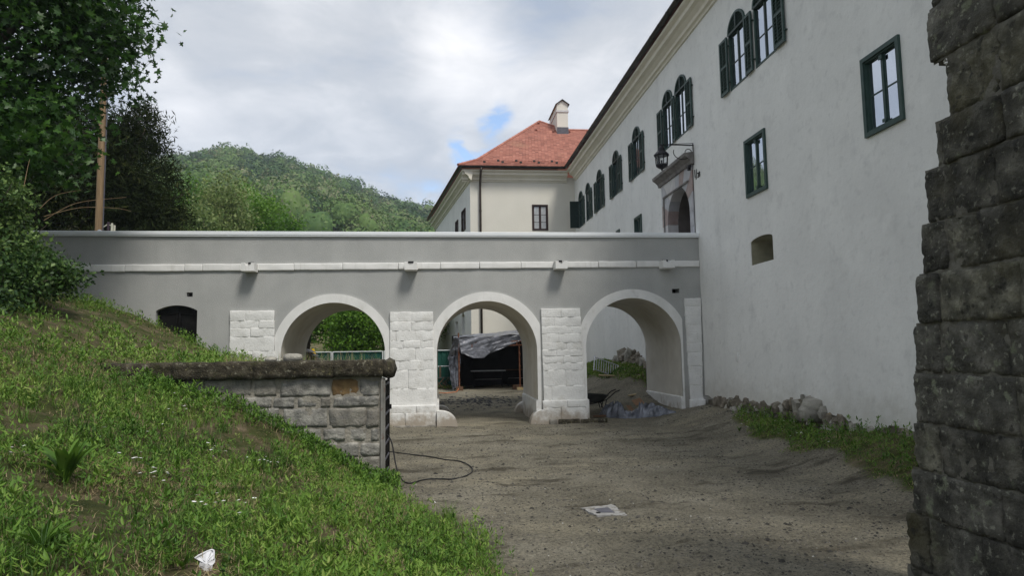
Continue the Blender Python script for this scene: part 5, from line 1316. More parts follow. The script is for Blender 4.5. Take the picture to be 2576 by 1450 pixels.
q = onG(1510, 1051); board('timber_offcut', (q[0], q[1], height1(q[0], q[1])+0.04), (0.45, 0.09, 0.05), 0.05, 'brown_wood', 'short brown timber offcut lying left of the tarpaulin heap', 'timber')
q = onG(1537, 950); board('yellow_plank', (q[0], q[1], height1(q[0], q[1])+0.05), (0.92, 0.12, 0.04), -0.28, 'plank_wood', 'pale yellow plank lying on the grass behind the right arch', 'plank', (0.1, 0.05))
q = onG(1725-10-95, 974); board('weathered_board', (q[0]-0.5, q[1]-0.4, height1(q[0]-0.5, q[1]-0.4)+0.03), (0.4, 0.09, 0.03), 0.5, 'plank_wood', 'short weathered board on the bare soil bank behind the right arch', 'board', (0.1, -0.1))
# galvanised barrier section lying on the grass
q = onG(1530, 945); L0 = np.array([q[0], q[1]+0.3, height1(q[0], q[1]+0.3)+0.28])
fence_o = thing('barrier_section', 'galvanised steel barrier section lying tilted on the rock behind the right arch', 'barrier', tuple(L0))
mb = MB(); mb.tube([(-0.5, 0, -0.3), (0.5, 0, -0.3)], 0.022, 6); mb.tube([(-0.5, 0, 0.3), (0.5, 0, 0.3)], 0.022, 6); mb.tube([(-0.5, 0, -0.38), (-0.5, 0, 0.38)], 0.022, 6); mb.tube([(0.5, 0, -0.3), (0.5, 0, 0.3)], 0.022, 6)
fm = mesh_from('frame', mb.v, mb.f, MT['galvanised']); link_mesh('frame', fm, fence_o)
mb = MB(); mb.tube([(0, 0, -0.3), (0, 0, 0.3)], 0.012, 5); bm_ = mesh_from('bar', mb.v, mb.f, MT['galvanised'])
for k in range(9): link_mesh('bar', bm_, fence_o, (-0.4+k*0.1, 0, 0))
fence_o.rotation_euler = (math.radians(-38), math.radians(20), math.radians(5))
# wheelbarrow
q = onG(1500, 1034); wb0 = np.array([q[0], q[1], height1(q[0], q[1])])
wb = thing('wheelbarrow', 'dark grey wheelbarrow parked behind the pier in the right arch', 'wheelbarrow', tuple(wb0))
def loc_part(name, mb, mat, parent, smooth=False): return link_mesh(name, mesh_from(name, mb.v, mb.f, MT[mat], smooth), parent)
mb = MB(); tp = [(-0.42, -0.30, 0.56), (0.34, -0.32, 0.50), (0.34, 0.32, 0.50), (-0.42, 0.30, 0.56)]; bt = [(-0.22, -0.16, 0.27), (0.12, -0.16, 0.25), (0.12, 0.16, 0.25), (-0.22, 0.16, 0.27)]
mb.add(tp+bt+[tuple(np.array(a)+np.array([0, 0, -0.012])) for a in tp], [(0, 1, 5, 4), (1, 2, 6, 5), (2, 3, 7, 6), (3, 0, 4, 7), (4, 5, 6, 7)]); mb.tube(tp+[tp[0]], 0.015, 6); loc_part('tray', mb, 'barrow_grey', wb)
for s_ in (-1, 1):
    mb = MB(); mb.tube([(-0.55, s_*0.07, 0.18), (-0.1, s_*0.2, 0.25), (0.30, s_*0.24, 0.36), (0.58, s_*0.26, 0.60), (0.74, s_*0.26, 0.66)], 0.018, 6); loc_part('handle', mb, 'black_steel', wb)
    mb = MB(); mb.tube([(0.12, s_*0.18, 0.26), (0.20, s_*0.22, 0.01)], 0.014, 6); mb.tube([(0.30, s_*0.22, 0.34), (0.20, s_*0.22, 0.01)], 0.014, 6); loc_part('leg', mb, 'black_steel', wb)
mb = MB(); mb.tube([(-0.55+0.17*math.cos(t), 0, 0.18+0.17*math.sin(t)) for t in np.linspace(0, 2*math.pi, 17)], 0.035, 7, cap=False); mb.tube([(-0.55, -0.06, 0.18), (-0.55, 0.06, 0.18)], 0.04, 8); loc_part('wheel', mb, 'cable_black', wb)

# scaffold shelter under a tarpaulin, behind the middle arch
YSH = 28.0
def sp(px, py, Y=YSH): return onY(px, py, Y)
gs = height1(1.5, YSH)
she = thing('scaffold_shelter', 'rusty scaffold shelter draped with silver and black tarpaulin behind the middle arch', 'shelter', (1.7, YSH, gs))
XA, XB = sp(1155, 900)[0], sp(1308, 900)[0]; XA0 = sp(1126, 900)[0]; ZSH = sp(1160, 850)[2]; ZP = sp(1153, 838)[2]
YR = YSH+2.8; XE = XB+1.2
for nm, x, y, z1 in (('pole', XA, YSH, ZP), ('pole', XB, YSH+0.1, ZSH), ('pole', XE, YSH, ZSH), ('pole', XA, YR, ZSH), ('pole', XE, YR, ZSH)):
    mb = MB(); mb.tube([(x, y, height1(x, y)-0.02), (x-0.02, y, z1)], 0.03, 7); 
    for z in np.arange(0.9, z1, 0.5): mb.tube([(x, y, z), (x, y, z+0.05)], 0.045, 6)
    part(nm, mb, MT['rust'], she)
for nm, x, y in (('block', XA, YSH), ('block', XB, YSH+0.1)):
    z = height1(x, y); mb = MB(); mb.box(x-0.13, x+0.15, y-0.15, y+0.12, z-0.02, z+0.16 if nm == 'block' and x == XA else z+0.10); part('foot_block', mb, MT['brown_wood' if x == XA else 'plank_wood'], she)
zt1, zt2 = sp(1200, 864)[2], sp(1200, 874)[2]
mb = MB(); mb.tube([(XA, YSH-0.02, zt1), (XE, YSH-0.02, zt1+0.09)], 0.024, 6); mb.tube([(XA, YSH-0.02, zt2), (XE, YSH-0.02, zt2+0.09)], 0.024, 6)
for k in range(1, 14): x = XA+(XE-XA)*k/14; f = 0.09*k/14; mb.box(x-0.02, x+0.02, YSH-0.04, YSH, zt2+f, zt1+f)
part('lattice_girder', mb, MT['rust'], she)
def cloth(name, grid, mat, parent, amp=0.05, fs=2.5, seed=0, n=(26, 18), th=0.0):
    """bilinear patch between four corners with folds"""
    a, b, c, d = [np.array(q, float) for q in grid]; nu, nv = n
    U_, V_ = np.meshgrid(np.linspace(0, 1, nu), np.linspace(0, 1, nv)); U3 = U_[..., None]; V3 = V_[..., None]
    P = (1-U3)*(1-V3)*a+U3*(1-V3)*b+U3*V3*c+(1-U3)*V3*d
    nrm = np.cross(b-a, d-a); nrm /= np.linalg.norm(nrm)
    r = fbm(P[..., 0]*fs+seed, P[..., 1]*fs, P[..., 2]*fs*0.6, 3); r2 = (1-np.abs(fbm(U_*6+V_*3+seed, V_*3, seed, 3)))**3
    P = P+nrm*((r*amp+r2*amp*1.4)[..., None])
    P = P.reshape(-1, 3); i, j = np.meshgrid(np.arange(nu-1), np.arange(nv-1)); q = (j*nu+i).ravel(); Fq = np.stack([q, q+1, q+nu+1, q+nu], 1)
    L = np.array(root_of(parent).location)
    return link_mesh(name, fast_mesh(name, P-L, Fq, 4, MT[mat], smooth=False), parent)
T1 = sp(1135, 857, YSH); T2 = sp(1290, 845, YSH); T2b = (XE, YSH, T2[2]+0.05)
top1 = sp(1150, 843, YR); top2 = sp(1310, 836, YR)
mb_ = cloth('roof_sheet', [(XA0+0.25, YSH-0.05, T1[2]+0.05), T2b, (XE, YR, T2[2]+0.35), (XA0+0.3, YR, T1[2]+0.18)], 'tarp_silver', she, 0.05, 1.8, 3, (40, 24))
# hanging front fold, triangular
cloth('front_sheet', [(XA-0.02, YSH-0.08, ZSH-0.02), (XE-0.6, YSH-0.08, ZSH+0.08), sp(1215, 898, YSH-0.1), sp(1160, 890, YSH-0.12)], 'tarp_silver', she, 0.05, 2.2, 9, (40, 16))
cloth('front_fold', [sp(1160, 887, YSH-0.15), sp(1260, 862, YSH-0.12), sp(1218, 901, YSH-0.15), sp(1190, 902, YSH-0.15)], 'tarp_silver', she, 0.03, 3, 4, (20, 8))
cloth('side_sheet', [(XA0+0.25, YSH-0.02, ZSH-0.02), (XA+0.02, YSH-0.1, ZSH), sp(1155, 900, YSH-0.05), sp(1125, 905, YSH+0.4)], 'tarp_silver', she, 0.07, 3, 5, (18, 16))
cloth('side_sheet', [sp(1125, 900, YSH+0.3), sp(1160, 893, YSH-0.06), sp(1150, 975, YSH), sp(1137, 981, YSH+0.1)], 'tarp', she, 0.06, 3, 15, (14, 22))
cloth('left_curtain', [(XA-0.1, YSH+0.05, ZSH), (XA-0.1, YR, ZSH+0.1), (XA-0.1, YR, gs-0.05), (XA-0.1, YSH+0.05, gs-0.05)], 'tarp_black', she, 0.08, 2, 6, (18, 16))
cloth('rear_curtain', [(XA-0.25, YR, ZSH+0.15), (XE, YR, ZSH+0.35), (XE, YR, gs-0.05), (XA-0.25, YR, gs-0.05)], 'tarp_black', she, 0.07, 2, 8, (26, 16))
cloth('right_curtain', [(XE, YSH, ZSH), (XE, YR, ZSH+0.3), (XE, YR, gs), (XE, YSH, gs)], 'tarp_black', she, 0.08, 2, 6, (18, 16))
# tables stored under the shelter
def trestle(x, y, L, label, k):
    z = height1(x, y); t = thing('folding_table', label, 'table', (x, y, z), 'tables stored under the shelter')
    mb = MB(); mb.box(-L/2, L/2, -0.3, 0.3, 0.70, 0.735); loc_part('tabletop', mb, 'brown_wood' if k else 'galvanised', t)
    for s_ in (-1, 1):
        mb = MB(); mb.tube([(s_*L*0.4, -0.25, 0), (s_*L*0.4, 0.25, 0.70)], 0.012, 5); mb.tube([(s_*L*0.4, 0.25, 0), (s_*L*0.4, -0.25, 0.70)], 0.012, 5); loc_part('leg', mb, 'black_steel', t)
    mb = MB(); mb.tube([(-L*0.4, 0, 0.35), (L*0.4, 0, 0.35)], 0.012, 5); loc_part('stretcher', mb, 'galvanised', t)
trestle(XA+1.3, YSH+1.8, 1.5, 'metal-topped folding table in the left half of the dark shelter', 0)
trestle(XA+2.7, YSH+2.0, 1.3, 'brown folding table in the right half of the dark shelter', 1)
mb = MB(); zc = height1(XA+2.6, YSH+0.7); mb.box(XA+2.25, XB+0.1, YSH+0.5, YSH+0.8, zc, zc+0.18); solo('wooden_beam', mb, MT['brown_wood'], 'thick wooden beam lying on the ground inside the shelter', 'beam', (XA+2.6, YSH+0.65, zc))
# folding chairs left of it
def xchair(x, y, rot, label):
    z = height1(x, y); t = thing('folding_chair', label, 'chair', (x, y, z), 'folding chairs beside the shelter'); t.rotation_euler = (0, 0, rot)
    for s_ in (-1, 1):
        for e in (-1, 1):
            mb = MB(); mb.tube([(-0.24*e, s_*0.2, 0), (0.24*e, s_*0.2, 0.48)], 0.016, 5); loc_part('leg', mb, 'brown_wood', t)
        mb = MB(); mb.tube([(s_*0.25, 0.22, 0.48), (s_*0.27, 0.28, 0.95)], 0.018, 5); loc_part('back_post', mb, 'brown_wood', t)
    mb = MB(); mb.box(-0.25, 0.25, -0.2, 0.2, 0.47, 0.485); loc_part('seat', mb, 'canvas_dark', t)
    mb = MB(); mb.tube([(-0.27, 0.28, 0.95), (0.27, 0.28, 0.95)], 0.016, 5); loc_part('top_rail', mb, 'pale_cloth', t)
q = sp(1108, 950, 29.0); xchair(q[0]-0.15, 29.0, 0.5, 'wooden folding chair half hidden by the pier left of the shelter')
q = sp(1119, 950, 29.2); xchair(q[0], 29.3, -0.3, 'wooden folding chair standing right beside the shelter curtain')
q = onG(1122, 1000)
# orange cable at the foot of the pole
pts = [onG(*a) for a in ((1157, 980), (1150, 987), (1140, 990), (1120, 992), (1105, 991))]
pts = [np.array([a[0], a[1], height1(a[0], a[1])+0.03]) for a in pts]; pts[0][2] += 0.12
mb = MB(); mb.tube(smooth_path(pts, 4), 0.014, 5); solo('orange_cable', mb, MT['orange_cable'], 'orange cable trailing from the block under the scaffold pole', 'cable', tuple(pts[1]))

# green netting fence with a white rail
YF = 31.0
def net_panel(x0, x1, k, lab):
    z0 = min(height1(x0, YF), height1(x1, YF)); zt = 2.13
    t = thing('netting_fence', lab, 'fence', ((x0+x1)/2, YF, z0), 'green netting fence panels behind the bridge')
    mb = MB(); n = 12; 
    for i in range(n):
        a, b = x0+(x1-x0)*i/n, x0+(x1-x0)*(i+1)/n; ya = YF+0.02*math.sin(i*2.1+k); yb = YF+0.02*math.sin((i+1)*2.1+k); mb.quad((a, ya, z0+0.03), (b, yb, z0+0.03), (b, yb+0.01, zt-0.02), (a, ya+0.01, zt-0.02))
    part('netting', mb, MT['green_net'], t)
    for x in (x0+0.02, x1-0.02): mb = MB(); mb.tube([(x, YF-0.04, z0-0.1), (x, YF-0.04, zt+0.02)], 0.025, 6); part('post', mb, MT['rail_white'], t)
    mb = MB(); mb.tube([(x0, YF-0.04, zt), (x1, YF-0.04, zt)], 0.02, 6); part('rail', mb, MT['rail_white'], t)
fx = [-9.2, -7.0, -4.8, -2.55, -0.4, 0.55]
for i in range(5): net_panel(fx[i], fx[i+1]-0.03, i, ['leftmost green netting fence panel, beside the dark slab stack', 'green netting fence panel left of centre in the left arch', 'wide green netting fence panel in the middle of the left arch', 'green netting fence panel at the right edge of the left arch', 'green netting fence panel behind the folding chairs'][i])
# stacked slates roof with yellow sheet
YQ = 25.5
q0 = onY(766, 905, YQ); zq = height1(q0[0], YQ)
sl_ = thing('board_stack', 'dark tiered slate-grey board stack beside the netting fence in the left arch', 'boards', (q0[0]+0.4, YQ, zq))
qa = [onY(762, 893, YQ), onY(764, 878, YQ), onY(783, 884, YQ), onY(798, 895, YQ)]
for k, (x0, x1, z1, z0) in enumerate(((767, 786, 879, 886), (769, 794, 887, 895), (769, 804, 896, 904))):
    a = onY(x0, z1, YQ); b = onY(x1, z0, YQ); mb = MB(); fr_ = Fr((0, YQ+0.1*k, 0), (1, 0, 0), (0, -1, 0)); mb.fr = fr_
    mb.prism([(a[0], b[2]-0.01), (b[0], b[2]-0.02), (b[0]-0.1, b[2]+0.03), (a[0]+0.06, a[2])], 0, -0.8); part('board', mb, MT['slate'], sl_)
mb = MB(fr_); a = onY(760, 880, YQ); b = onY(769, 905, YQ); mb.box(a[0], b[0], zq-0.05, a[2], 0.05, -0.7); part('end_board', mb, MT['lid_iron'], sl_)
mb = MB(fr_); mb.box(b[0], onY(804, 900, YQ)[0], zq-0.05, onY(800, 905, YQ)[2], 0.0, -0.7); part('base', mb, MT['slate'], sl_)
a = onY(776, 895, YQ+0.3); b = onY(786, 877, YQ+0.3); mb = MB(Fr((0, YQ+0.9, 0), (1, 0, 0), (0, -1, 0)))
mb.prism([(a[0], a[2]-0.6), (b[0]+0.04, a[2]-0.6), (b[0]+0.03, a[2]+0.02), (a[0]+0.09, b[2]-0.02), (a[0]+0.05, b[2]), (a[0]+0.0, b[2]-0.03)], 0, -0.03); solo('yellow_sheet', mb, MT['yellow_plastic'], 'bright yellow rounded plastic sheet propped behind the dark board stack', 'plastic sheet', (a[0], YQ+0.9, a[2]-0.6))

# pole and fence end behind the parapet
YP = 23.6
pb = onY(247.5, 590, YP); ptp = onY(259, 262, YP); zg_ = height1(pb[0], YP)
pole = thing('wooden_pole', 'tall bare wooden utility pole rising behind the left end of the bridge', 'pole', (pb[0], YP, zg_))
dirp = (ptp-pb)/(ptp[2]-pb[2]); bot = pb+dirp*(zg_-0.3-pb[2]); tpp = ptp+dirp*2.5
mb = MB(); mb.tube([bot+(tpp-bot)*k/8 for k in range(9)], [0.118-0.003*k for k in range(9)], 12); part('shaft', mb, MT['pole_wood'], pole, smooth=True)
mb = MB(); off = np.array([0.15, -0.03, 0]); mb.tube([bot+off+(tpp-bot)*k/8 for k in range(9)], 0.018, 6); part('conduit', mb, MT['lid_iron'], pole)
fe = thing('fence_end', 'short run of dark post and two pale upright pipes beside the wooden pole', 'fence', (onY(275, 588, YP)[0], YP, zg_))
a = onY(273, 560, YP); mb = MB(); mb.tube([(a[0], YP, zg_-0.2), (a[0], YP, onY(273, 559, YP)[2])], 0.04, 7); part('dark_post', mb, MT['plum_post'], fe)
for px, py, dy in ((282, 562, 0.0), (288, 567, 0.4)):
    a = onY(px, py, YP+dy); mb = MB(); mb.tube([(a[0], YP+dy, zg_-0.2), (a[0], YP+dy, a[2])], 0.035, 7); part('pipe', mb, MT['cream_post'], fe)
mb = MB(); mb.tube([onY(258, 573, YP), onY(272, 564, YP)], 0.02, 6); mb.tube([onY(273, 566, YP), onY(282, 568, YP)], 0.015, 6); mb.tube([onY(273, 583, YP), onY(282, 584, YP)], 0.015, 6); part('rail', mb, MT['cream_post'], fe)
a = bz(243, 587); mb = MB(); mb.tube([(a[0], YB+0.15, ZCOP-0.01), (a[0], YB+0.15, ZCOP+0.05), (a[0], YB+0.15, ZCOP+0.07)], [0.07, 0.05, 0.02], 8); part('cap_bolt', mb, MT['coping_paint'], bridge)

# ------------------------------------------------------------------ foliage machinery
def rot_frames(n, upbias=0.0, r=rng):
    d = r.normal(size=(n, 3)); d[:, 2] += upbias; d /= np.linalg.norm(d, axis=1, keepdims=True)      # normals
    a = r.normal(size=(n, 3)); a -= d*(a*d).sum(1, keepdims=True); a /= np.linalg.norm(a, axis=1, keepdims=True)
    return a, np.cross(d, a), d
def scatter(tv, tf, P, A, B, Nn, sc):
    """place template (tv verts in a,b,n coords) at points P"""
    tv = np.asarray(tv, float); k = len(tv); n = len(P); sc = np.broadcast_to(np.asarray(sc), (n,))
    V = P[:, None, :]+sc[:, None, None]*(tv[None, :, 0:1]*A[:, None, :]+tv[None, :, 1:2]*B[:, None, :]+tv[None, :, 2:3]*Nn[:, None, :])
    Fq = np.asarray(tf)[None]+(np.arange(n)*k)[:, None, None]
    return V.reshape(-1, 3), Fq.reshape(-1, np.asarray(tf).shape[1])
LEAF4 = ([(0, -0.5, 0), (0.32, 0, 0.06), (0, 0.55, 0), (-0.32, 0, 0.06)], [(0, 1, 2), (0, 2, 3)])
SPRAY = ([(0, -0.5, 0), (0.10, 0, 0.02), (0, 0.6, -0.03), (-0.10, 0, 0.02)], [(0, 1, 2), (0, 2, 3)])
_mp = []
for k, (r_, a) in enumerate(((0.12, -90), (0.34, -50), (0.52, -15), (0.30, 14), (0.58, 42), (0.28, 66), (0.66, 90), (0.28, 114), (0.58, 138), (0.26, 168), (0.52, 195), (0.34, 230))):
    _mp.append((r_*math.cos(math.radians(a)), r_*math.sin(math.radians(a)), -0.10*r_*r_))
MAPLE = ([(0, 0, 0.03)]+_mp, [(0, i, i+1) for i in range(1, 12)]+[(0, 12, 1)])
def crown_points(blobs, n, shell=0.45, r=rng, lumps=1.0, seedz=0.0):
    """points in a union of ellipsoids, thicker towards the outside, with gaps"""
    vol = np.array([b[3]*b[4]*b[5] for b in blobs])**0.72; cnt = np.maximum(1, (vol/vol.sum()*n).astype(int)); out = []; dep = []; ctr = []
    for b, c in zip(blobs, cnt):
        m = int(c*1.9); d = r.normal(size=(m, 3)); d /= np.linalg.norm(d, axis=1, keepdims=True)
        rad = shell+(1-shell)*r.random(m)**0.6; p = d*rad[:, None]*np.array(b[3:6]); p += np.array(b[:3])
        g_ = fbm(p[:, 0]*lumps, p[:, 1]*lumps, p[:, 2]*lumps+seedz, 3)
        edge_ = rad*(1.0+0.30*g_)
        keep = (g_ > -0.20)&(edge_ < 1.02); q = p[keep][:c]; out.append(q); dep.append(rad[keep][:c])
    return np.concatenate(out), np.concatenate(dep)
def make_crown(name, blobs, nclump, per, leaf, size, mat, parent, shell=0.45, lumps=0.8, spread=0.35, upb=0.5, r=rng, vmean=0.5, vs=0.18, flat=0.6):
    C, dep = crown_points(blobs, nclump, shell, r, lumps)
    cv = vmean+vs*r.normal(size=len(C))+0.25*fbm(C[:, 0]*0.5, C[:, 1]*0.5, C[:, 2]*0.5, 2)
    P = np.repeat(C, per, 0)+r.normal(size=(len(C)*per, 3))*np.array([spread, spread, spread*flat]); v = np.repeat(cv, per)+0.12*r.normal(size=len(P))
    A_, B_, D_ = rot_frames(len(P), upb, r); sc = size*(0.7+0.6*r.random(len(P)))
    V, Fq = scatter(leaf[0], leaf[1], P, A_, B_, D_, sc)
    L = np.array(root_of(parent).location)
    me = fast_mesh(name, V-L, Fq, 3, MT[mat], np.repeat(np.clip(v, 0, 1), len(leaf[0])))
    return link_mesh(name, me, parent)
def limb(mb, p, q, r0, r1, bend=0.15, n=7, r=random):
    p = np.array(p, float); q = np.array(q, float); m = (p+q)/2+np.array([r.uniform(-1, 1), r.uniform(-1, 1), r.uniform(-0.3, 0.6)])*bend*np.linalg.norm(q-p)
    pts = [p*(1-t)**2+2*m*t*(1-t)+q*t*t for t in np.linspace(0, 1, n)]; mb.tube(pts, list(np.linspace(r0, r1, n)), 7); return pts
def tree(name, label, cat, base, blobs, trunk_r, nclump, per, leaf, size, mat, group=None, **k):
    t = thing(name, label, cat, base, group); base = np.array(base, float); mb = MB()
    cz = sum(b[2] for b in blobs)/len(blobs); cx = sum(b[0] for b in blobs)/len(blobs); cy = sum(b[1] for b in blobs)/len(blobs)
    fork = base+(np.array([cx, cy, cz])-base)*0.45; fork[2] = base[2]+(cz-base[2])*0.45
    limb(mb, base-np.array([0, 0, 0.4]), fork, trunk_r, trunk_r*0.7, 0.05)
    for b in blobs:
        e = np.array(b[:3]); pts = limb(mb, fork, e, trunk_r*0.55, trunk_r*0.15, 0.12)
        for q in range(4):
            s = pts[3+q % 3]; d = np.array([random.uniform(-1, 1)*b[3], random.uniform(-1, 1)*b[4], random.uniform(-0.5, 0.9)*b[5]])*0.75; limb(mb, s, e+d, trunk_r*0.22, trunk_r*0.05, 0.1, 5)
    part('trunk', mb, MT['bark'], t, smooth=True)
    make_crown('crown', blobs, nclump, per, leaf, size, mat, t, **k)
    return t
random.seed(21)
# maple reaching in from the left
bx, by = -12.4, 14.6
tree('maple_tree', 'large dark green maple reaching in from the top left corner', 'tree', (bx, by, height1(bx, by)),
     [(-9.9, 15.5, 11.0, 2.9, 2.6, 2.2), (-8.5, 16.0, 8.8, 1.5, 1.8, 1.2), (-10.2, 15.0, 7.4, 2.3, 2.2, 1.3), (-8.1, 16.0, 12.5, 1.5, 1.8, 1.6), (-12.6, 14.6, 9.0, 3.0, 2.6, 2.6), (-10.5, 15.5, 13.6, 3.3, 2.8, 2.3), (-8.5, 15.8, 10.5, 1.8, 1.8, 1.5), (-7.9, 16.0, 9.8, 1.1, 1.4, 0.8), (-8.9, 15.6, 7.0, 1.5, 1.6, 0.7), (-9.2, 14.8, 6.3, 1.9, 1.6, 0.7)],
     0.30, 3100, 15, MAPLE, 0.155, 'maple_leaf', lumps=0.75, spread=0.30, upb=0.9, shell=0.2, flat=0.45, vmean=0.42)
# dark yew behind the bridge
tree('yew_tree', 'very dark brownish green yew behind the wooden pole', 'tree', (-13.8, 28.5, height1(-13.8, 28.5)),
     [(-13.8, 28.0, 7.2, 3.2, 2.8, 3.4), (-12.4, 28.3, 9.8, 1.7, 1.9, 1.8), (-12.0, 28.0, 11.4, 0.8, 1.0, 1.1), (-11.4, 27.8, 7.6, 1.3, 1.9, 2.6), (-11.3, 27.6, 5.8, 1.5, 2.0, 2.4), (-15.5, 28.0, 9.3, 2.6, 2.6, 2.4), (-14.2, 28.2, 10.6, 2.0, 2.0, 2.0)],
     0.35, 4300, 20, SPRAY, 0.22, 'yew_leaf', lumps=1.0, spread=0.24, upb=0.1, shell=0.3, vmean=0.38)
tree('yew_tree', 'dark conifer filling the gap between bushes and pole at the left', 'tree', (-17.5, 27.5, height1(-17.5, 27.5)),
     [(-18.0, 27.5, 7.2, 3.4, 2.6, 3.2), (-16.0, 27.0, 6.0, 2.2, 2.2, 2.2)], 0.3, 1300, 18, SPRAY, 0.20, 'yew_leaf', lumps=1.1, spread=0.26, upb=0.1, shell=0.3, vmean=0.38)
# bright trees beyond the street
def bt(x, y, h, w, lab, mat, vm=0.5, n=900, seed=1, nm='broadleaf_tree', sz=0.22):
    z = height1(x, y); bl = []; rr_ = random.Random(seed)
    bl.append((x, y, z+h*0.62, w, w*0.9, h*0.34))
    for q in range(7):
        a = rr_.uniform(0, 6.28); bl.append((x+w*0.62*math.cos(a), y+w*0.6*math.sin(a), z+h*rr_.uniform(0.35, 0.82), w*0.5, w*0.5, h*0.2))
    bl.append((x, y, z+h*0.86, w*0.45, w*0.45, h*0.14))
    return tree(nm, lab, 'tree', (x, y, z), bl, 0.22, n, 14, LEAF4, sz, mat, 'trees behind the bridge', lumps=0.6, spread=0.45, upb=0.6, vmean=vm)
def btp(px, py, Y, w, *a, **k):
    p = onY(px, py, Y); bt(p[0], Y, (p[2]-height1(p[0], Y))/0.99, w, *a, **k)
btp(488, 436, 60, 2.6, 'tallest deep green tree just right of the dark yew', 'bright_leaf', 0.35, 1100, 1)
btp(548, 442, 55, 2.7, 'pale yellow-green flowering tree in front of the hill', 'pale_leaf', 0.72, 1400, 2)
btp(622, 462, 59, 2.8, 'fresh green tree right of the pale flowering tree', 'bright_leaf', 0.65, 1300, 3)
btp(688, 508, 58, 2.2, 'middle-sized fresh green tree above the parapet left of the last one', 'bright_leaf', 0.62, 1000, 4)
btp(732, 548, 57, 1.7, 'rightmost small fresh green tree above the parapet', 'bright_leaf', 0.5, 600, 6)
btp(505, 520, 50, 1.8, 'low pale green bushy tree at the parapet beside the yew', 'pale_leaf', 0.5, 600, 5)
# wood seen through the left arch
labs = ['fresh green tree at the left edge of the left arch', 'slim tree second from the left in the left arch', 'bushy light green tree in the middle of the left arch', 'darker tree right of the middle in the left arch', 'leaning tree near the right edge of the left arch', 'green tree behind the right edge of the left arch', 'tall green tree at the back of the left arch', 'low bright green tree at the fence in the left arch']
for i, (x, y, h, w) in enumerate(((-8.6, 45, 8.6, 2.2), (-6.6, 43, 8.0, 1.9), (-5.2, 46, 9.0, 2.3), (-3.4, 44, 8.4, 2.0), (-1.8, 45.5, 8.8, 2.0), (-0.6, 47, 8.2, 1.8), (-7.2, 50, 10.0, 3.0), (-4.4, 40, 5.0, 1.8))):
    bt(x, y, h, w, labs[i], 'bright_leaf', 0.55+0.12*(i % 3), 850, 30+i, 'woodland_tree', 0.165)
bt(-3.4, 52, 10.2, 3.2, 'broad green tree at the back right of the left arch', 'bright_leaf', 0.6, 900, 61, 'woodland_tree', 0.18)
bt(-10.6, 48, 9.2, 2.6, 'green tree beyond the left edge of the left arch', 'bright_leaf', 0.45, 450, 62, 'woodland_tree', 0.2)
# shrubs on the bank at the left
def shrub(name, label, base, blobs, n, mat, vm, seed, size=0.075):
    t = thing(name, label, 'bush', base); mb = MB(); b0 = np.array(base)
    rr_ = random.Random(seed)
    for b in blobs:
        for q in range(7):
            e = np.array(b[:3])+np.array([rr_.uniform(-1, 1)*b[3], rr_.uniform(-1, 1)*b[4], rr_.uniform(-0.6, 1)*b[5]])*0.95; limb(mb, b0+np.array([rr_.uniform(-0.2, 0.2), rr_.uniform(-0.2, 0.2), -0.1]), e, 0.03, 0.006, 0.12, 6, rr_)
    part('stems', mb, MT['bark'], t)
    make_crown('foliage', blobs, n, 12, LEAF4, size, mat, t, lumps=1.5, spread=0.17, upb=0.5, shell=0.2, vmean=vm, vs=0.24)
    return t
sb = height1(-8.6, 13.4)
shrub('privet_bush', 'big light green privet bush with long shoots at the left edge', (-8.8, 13.6, sb), [(-9.2, 13.6, 4.95, 1.35, 1.2, 0.95), (-8.8, 13.8, 4.2, 1.05, 1.1, 0.7), (-10.2, 13.4, 4.6, 1.3, 1.2, 1.2), (-9.6, 13.5, 6.0, 0.45, 0.5, 0.8), (-8.7, 13.9, 4.9, 0.5, 0.6, 0.4)], 3600, 'hedge_leaf', 0.55, 3, 0.085)
sb = height1(-7.6, 12.6)
shrub('privet_bush', 'low dark green bush under the lighter privet on the bank', (-8.0, 12.9, sb), [(-8.6, 13.2, 3.4, 1.4, 1.0, 0.5), (-7.75, 13.9, 3.65, 0.75, 0.8, 0.36), (-8.4, 12.4, 3.0, 1.1, 0.9, 0.5)], 3000, 'hedge_leaf', 0.32, 4, 0.085)
# long bare shoots
mb = MB()
for pts in (((100, 525), (140, 492), (205, 478)), ((110, 555), (190, 512), (300, 498), (318, 497)), ((110, 545), (200, 523), (290, 524), (330, 532)), ((60, 470), (70, 420), (75, 400))):
    P = [onY(a, b, 13.6+0.1*i) for i, (a, b) in enumerate(pts)]; P = smooth_path(P, 5); mb.tube(P, list(np.linspace(0.006, 0.002, len(P))), 5)
t_ = [o for o in bpy.data.objects if o.name == 'privet_bush'][0]
part('long_shoots', mb, MT['pole_wood'], t_)

